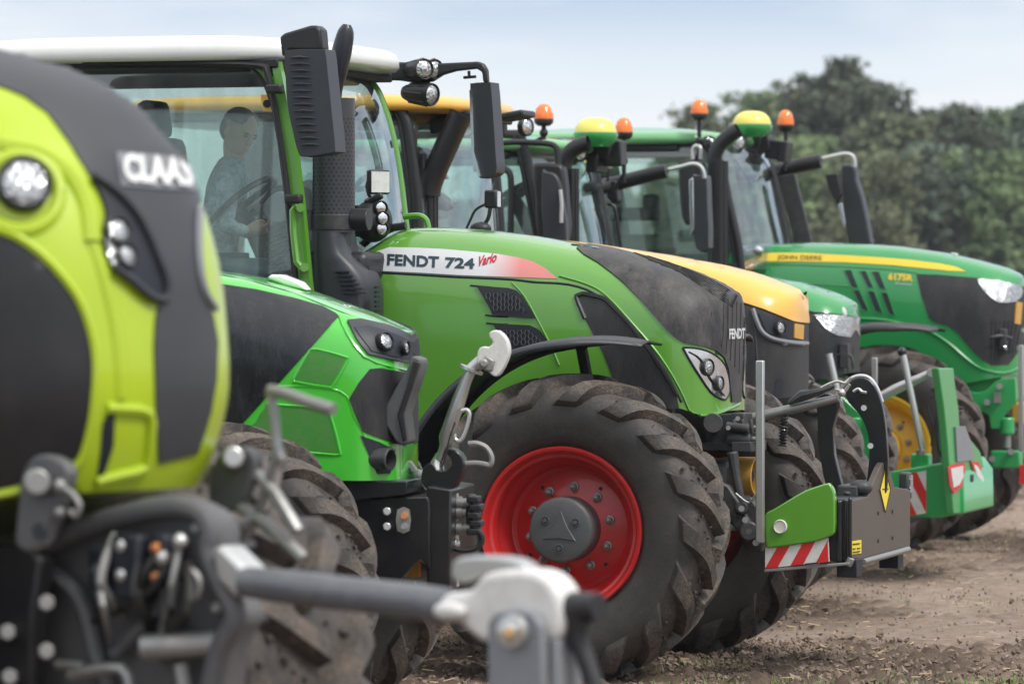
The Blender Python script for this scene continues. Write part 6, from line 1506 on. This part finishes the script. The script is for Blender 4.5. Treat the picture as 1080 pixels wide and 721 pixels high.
far_mirror(f6, T6, [(793, 187), (808, 183), (850, 173), (866, 170)], [.05, .058, .058, .055], [(866, 168), (880, 164.5), (893, 162.5), (900, 166), (901.5, 176)], .018, [(887, 178), (889, 174), (901, 175), (903, 190), (909, 208), (918, 254), (915, 258), (896, 257), (891, 230), (888, 200)], 1.3, bracket=[(806, 182), (821, 179), (822, 197), (816, 203), (808, 196)])
obj('mirror_glass', MB().prism(f6.poly([(884, 216), (888, 214), (892, 236), (889, 240)], 1.29), (0, .05, 0)), M['chrome'], T6, .005)
f6.plate('rear_window_post', [(820, 186), (838, 183), (856, 256), (838, 256)], .9, .05, M['greyblk'], T6)
f6.plate('wiper_housing', [(870, 184), (883, 183), (887, 205), (882, 214), (874, 200)], 1.1, .08, M['black'], T6)
mb = MB(); mb.tube(sm([f6.at(u, v, 1.0) for u, v in ((811, 200), (812, 215), (816, 240), (820, 256))], 2, False), .014, 6); mb.tube([f6.at(779, 187, .4), f6.at(795, 186, .8)], .03, 8); mb.tube([f6.at(793, 196, .3), f6.at(775, 168, .3)], .008, 6); obj('bracket_rod', mb, M['black'], T6)
gps_dome(f6, T6, 793, 133, -.05, .148, .115)
beacon(f6, T6, 737.5, 105, 127, -.85, .066, stem=.30); beacon(f6, T6, 828.5, 116, 139, .85, .064, stem=.30)
clutter(f6, T6, [(790, 150, 36, 18), (805, 152, 22, 20), (818, 158, 20, 22), (795, 165, 14, 18), (828, 160, 10, 24), (770, 150, 14, 16)], .3, 6)
for (u, v, y) in ((748, 152, -.75), (779, 150, -.3)): lamp_disc('roof_lamp', f6.at(u, v, y), (1, -1.2, 0), .055, M['ledlens'], T6)
mb = MB(); mb.tube(sm([f6.at(u, v, -.9) for u, v in ((731, 168), (731, 157), (735, 154), (739, 157), (739, 168))], 3, False), .016, 8); obj('grab_handle', mb, M['rod'], T6)
# front linkage of the furthest tractor
f6.plate('linkage_plate', [(1018, 412), (1030, 414), (1040, 412), (1050, 402), (1058, 399), (1071, 398), (1072, 424), (1060, 436), (1054, 452), (1045, 452), (1043, 438), (1032, 432), (1022, 432)], -.42, .05, M['jgreen2'], T6)
mb = MB(); mb.cyl(f6.at(1062, 440, -.38), f6.at(1062, 458, -.38), .055, 18); mb.box(f6.at(1062, 484, -.38), (.22, .14, .13)); mb.box(f6.at(1045, 405, 0), (.3, .7, .25)); obj('linkage_ram', mb, M['jgreen2'], T6, .012)
mb = MB(); mb.cyl(f6.at(1062, 458, -.38), f6.at(1062, 472, -.38), .03, 14); 
for (u, v) in ((1041, 424), (1054, 407), (1046, 484), (1066, 476)): mb.cyl(f6.at(u, v, -.44), f6.at(u, v, -.48), .024, 12)
mb.box(f6.at(1052, 419, -.44), (.05, .02, .08)); obj('linkage_pin', mb, M['zinc'], T6)
mb = MB(); mb.box(f6.at(1077, 420, -.6), (.035, .035, .78)); obj('marker_post', mb, M['steel'], T6, .005)
mb = MB(); mb.box(f6.at(1080, 500, -.5), (.06, .05, .14)); obj('red_reflector', mb, M['red2'], T6)
mb = MB(); mb.box(f6.at(1075, 435, -.1), (.1, .2, .16)); obj('gold_block', mb, M['gold'], T6, .02)

# ------------------------------------------------------------------ green ballast frame in front of the hidden tractor
FB = empty('ballast_frame', (0, 0, 0)); FB.matrix_world = f5.M
tag(FB, 'green front frame with tapered tower and red and white chevrons behind the brown weight', 'linkage frame')
yb = -.50
xb = f5.at(1017, 541, yb).x
mb = MB(); mb.prism(f5.poly([(938, 497), (957, 494), (985, 489), (1006, 486), (1016, 500), (1017, 541), (990, 546), (961, 545), (938, 545)], yb), (0, 1.0, 0)); obj('frame_box', mb, M['jgreen2'], FB, .012)
striped(f5, 'striped_board', [(957, 499), (977, 496), (977, 541), (957, 544)], yb - .012, 2, FB, M['wpaint'], M['red2'], lean=-1.0, first=0, th=.012)
sh = [(990, 388), (1005, 388), (1011, 430), (1012, 448), (1034, 476), (1041, 505), (1047, 531), (1044, 534), (1038, 531), (1036, 524), (1024, 527), (1021, 534), (1017, 541), (1006, 541), (1002, 500), (1000, 470), (996, 430)]
mb = MB(); mb.prism([f5.atx(u, v, xb - .02) for u, v in sh], (-.05, 0, 0)); obj('tower_face', mb, M['jgreen2'], FB, .008)
mb = MB(); mb.prism(f5.poly([(988, 389), (1003, 388), (1008, 440), (1008, 500), (992, 500), (990, 440)], yb + .15), (0, .08, 0)); obj('tower_post', mb, M['jgreen2'], FB, .01)
mb = MB(); mb.prism([f5.atx(u, v, xb - .008) for u, v in ((1008, 450), (1018, 449), (1026, 470), (1027, 484), (1010, 487))], (-.01, 0, 0)); obj('number_plate', mb, M['midgrey'], FB)
def sheet(pts, dx, m, name): return obj(name, MB().prism([f5.atx(u, v, xb + dx) for u, v in pts], (-.006, 0, 0)), m, FB)
sheet([(1000, 492), (1007, 489), (1018, 488), (1018, 503), (1014, 514), (1006, 520), (1002, 512)], -.010, M['red2'], 'chevron'); sheet([(1003, 494), (1016, 491), (1016, 503), (1012, 511), (1006, 514)], -.004, M['wpaint'], 'chevron_centre')
sheet([(1024, 486), (1032, 487), (1040, 504), (1044, 515), (1036, 512), (1029, 504)], -.010, M['red2'], 'chevron'); sheet([(1027, 489), (1032, 492), (1038, 505), (1037, 508), (1031, 502)], -.004, M['wpaint'], 'chevron_centre')
obj('frame_slot', MB().box(f5.atx(1024, 504, xb - .012), (.02, .10, .05)), M['ink'], FB, .004)
mb = MB(); mb.prism(f5.poly([(879, 442), (905, 436), (918, 438), (918, 470), (905, 495), (892, 505), (936, 498), (960, 497), (960, 520), (880, 524)], yb + .25), (0, .06, 0)); obj('link_plate', mb, M['jgreen2'], FB, .008)
mb = MB(); mb.cyl(f5.at(902, 440, yb + .2), f5.at(902, 500, yb + .2), .05, 16); mb.box(f5.at(885, 470, yb + .22), (.10, .1, .3)); mb.box(f5.at(972, 486, yb + .2), (.12, .12, .10)); obj('ram', mb, M['jgreen2'], FB, .01)
mb = MB(); mb.cyl(f5.at(882, 438, yb), f5.at(882, 455, yb), .025, 10); mb.cyl(f5.at(971, 474, yb + .1), f5.at(971, 480, yb + .1), .03, 10); mb.cyl(f5.at(982, 393, yb + .1), f5.at(982, 393, yb + .04), .03, 12); mb.cyl(f5.at(999, 396, yb + .14), f5.at(999, 396, yb + .10), .018, 10); obj('bolt', mb, M['zinc'], FB, .003)
mb = MB(); mb.tube([f5.at(u, v, yb + .1) for u, v in ((925, 421), (945, 410), (980, 394))], [.035, .035, .026], 12); obj('stay_tube', mb, M['steel'], FB)
for (p, r) in ((((952, 372), (973, 474)), .022), (((874, 373), (901, 498)), .024)):
    obj('steel_rod', MB().tube([f5.at(*q, yb - .02) for q in p], r, 10), M['rod'], FB)
obj('rod_cap', MB().ball(f5.at(951.5, 371, yb - .02), .032, 10, 8), M['arm'], FB)
p0, p1 = f5.at(922.5, 377, yb - .05), f5.at(922.5, 425, yb - .05); obj('marker_post', MB().box((p0 + p1) / 2, (.035, .03, p0.z - p1.z)), M['steel'], FB, .004)
obj('hose', MB().tube(sm([f5.at(u, v, yb) for u, v in ((1016, 430), (1005, 432), (994, 440), (988, 455), (990, 475), (997, 485))], 3, False), .010, 8), M['hose'], FB)
obj('hose', MB().tube(sm([f5.at(u, v, yb) for u, v in ((982, 470), (984, 450), (979, 430), (983, 417), (990, 420), (988, 440), (983, 462))], 3, False), .007, 8), M['hose'], FB)
obj('yellow_tube', MB().lathe([(.075, -.08), (.082, -.05), (.082, .05), (.075, .08)], f5.at(903, 468, yb + .35), (1, .2, 0), 24), M['rimyel'], FB)
# upright latch of the hidden tractor
LT = empty('top_link', (0, 0, 0)); LT.matrix_world = f5.M
tag(LT, 'black and silver top link standing upright in front of the furthest headlight but one', 'link rod')
mb = MB(); mb.tube([f5.at(u, v, -.2) for u, v in ((855, 408), (864, 385), (868, 378))], [.05, .045, .03], 12); obj('body', mb, M['arm'], LT)
mb = MB(); mb.tube([f5.at(866, 378, -.2), f5.at(873, 354, -.2)], .016, 8); mb.tube([f5.at(870, 379, -.2), f5.at(879, 352, -.2)], .016, 8); mb.tube([f5.at(866, 378, -.2), f5.at(870, 379, -.2)], .016, 8); mb.tube([f5.at(873, 354, -.2), f5.at(879, 352, -.2)], .016, 8); obj('fork', mb, M['rod'], LT)
mb = MB(); mb.box(f5.at(878, 343, -.2), (.10, .06, .12), Matrix.Rotation(.4, 3, 'Y')); mb.ball(f5.at(884, 331, -.2), (.06, .05, .06), 12, 8); mb.box(f5.at(874, 350, -.2), (.05, .05, .06)); obj('claw', mb, M['wpaint'], LT, .012)
mb = MB(); mb.tube([f5.at(857, 383, -.1), f5.at(875, 392, -.1), f5.at(893, 398, -.1)], .013, 6); obj('cross_rod', mb, M['rod'], LT)
def split_loose(o):
    me = o.data; n = len(me.vertices); par = list(range(n))
    def find(a):
        while par[a] != a: par[a] = par[par[a]]; a = par[a]
        return a
    for e in me.edges: par[find(e.vertices[0])] = find(e.vertices[1])
    groups = {}
    for p in me.polygons: groups.setdefault(find(p.vertices[0]), []).append(p)
    if len(groups) < 2: return
    base = o.name.split('.')[0]
    for k, ps in list(groups.items()):
        idx = {}; vs = []; fs = []
        for p in ps:
            for v in p.vertices:
                if v not in idx: idx[v] = len(vs); vs.append(tuple(me.vertices[v].co))
            fs.append(tuple(idx[v] for v in p.vertices))
        m2 = bpy.data.meshes.new(base); m2.from_pydata(vs, [], fs); m2.materials.append(me.materials[0]); m2.update(); m2.shade_smooth(); m2.set_sharp_from_angle(angle=R(35))
        c = o.copy(); c.data = m2; COL.objects.link(c)
    bpy.data.objects.remove(o)
NAMES = ('bolt', 'foot_block', 'coupler_tip', 'coupler_ring', 'exhaust_clamp', 'link_bracket', 'coupler_cap', 'link_pin', 'linkage_pin', 'fender_stay', 'shroud_slot', 'casting_rib', 'cross_tube', 'socket', 'ram', 'roof_lamp')
for p in (PT, PR, PH, PN): bpy.data.objects.remove(p)
for o in list(COL.objects):
    if o.type == 'MESH' and o.name.split('.')[0] in NAMES: split_loose(o)
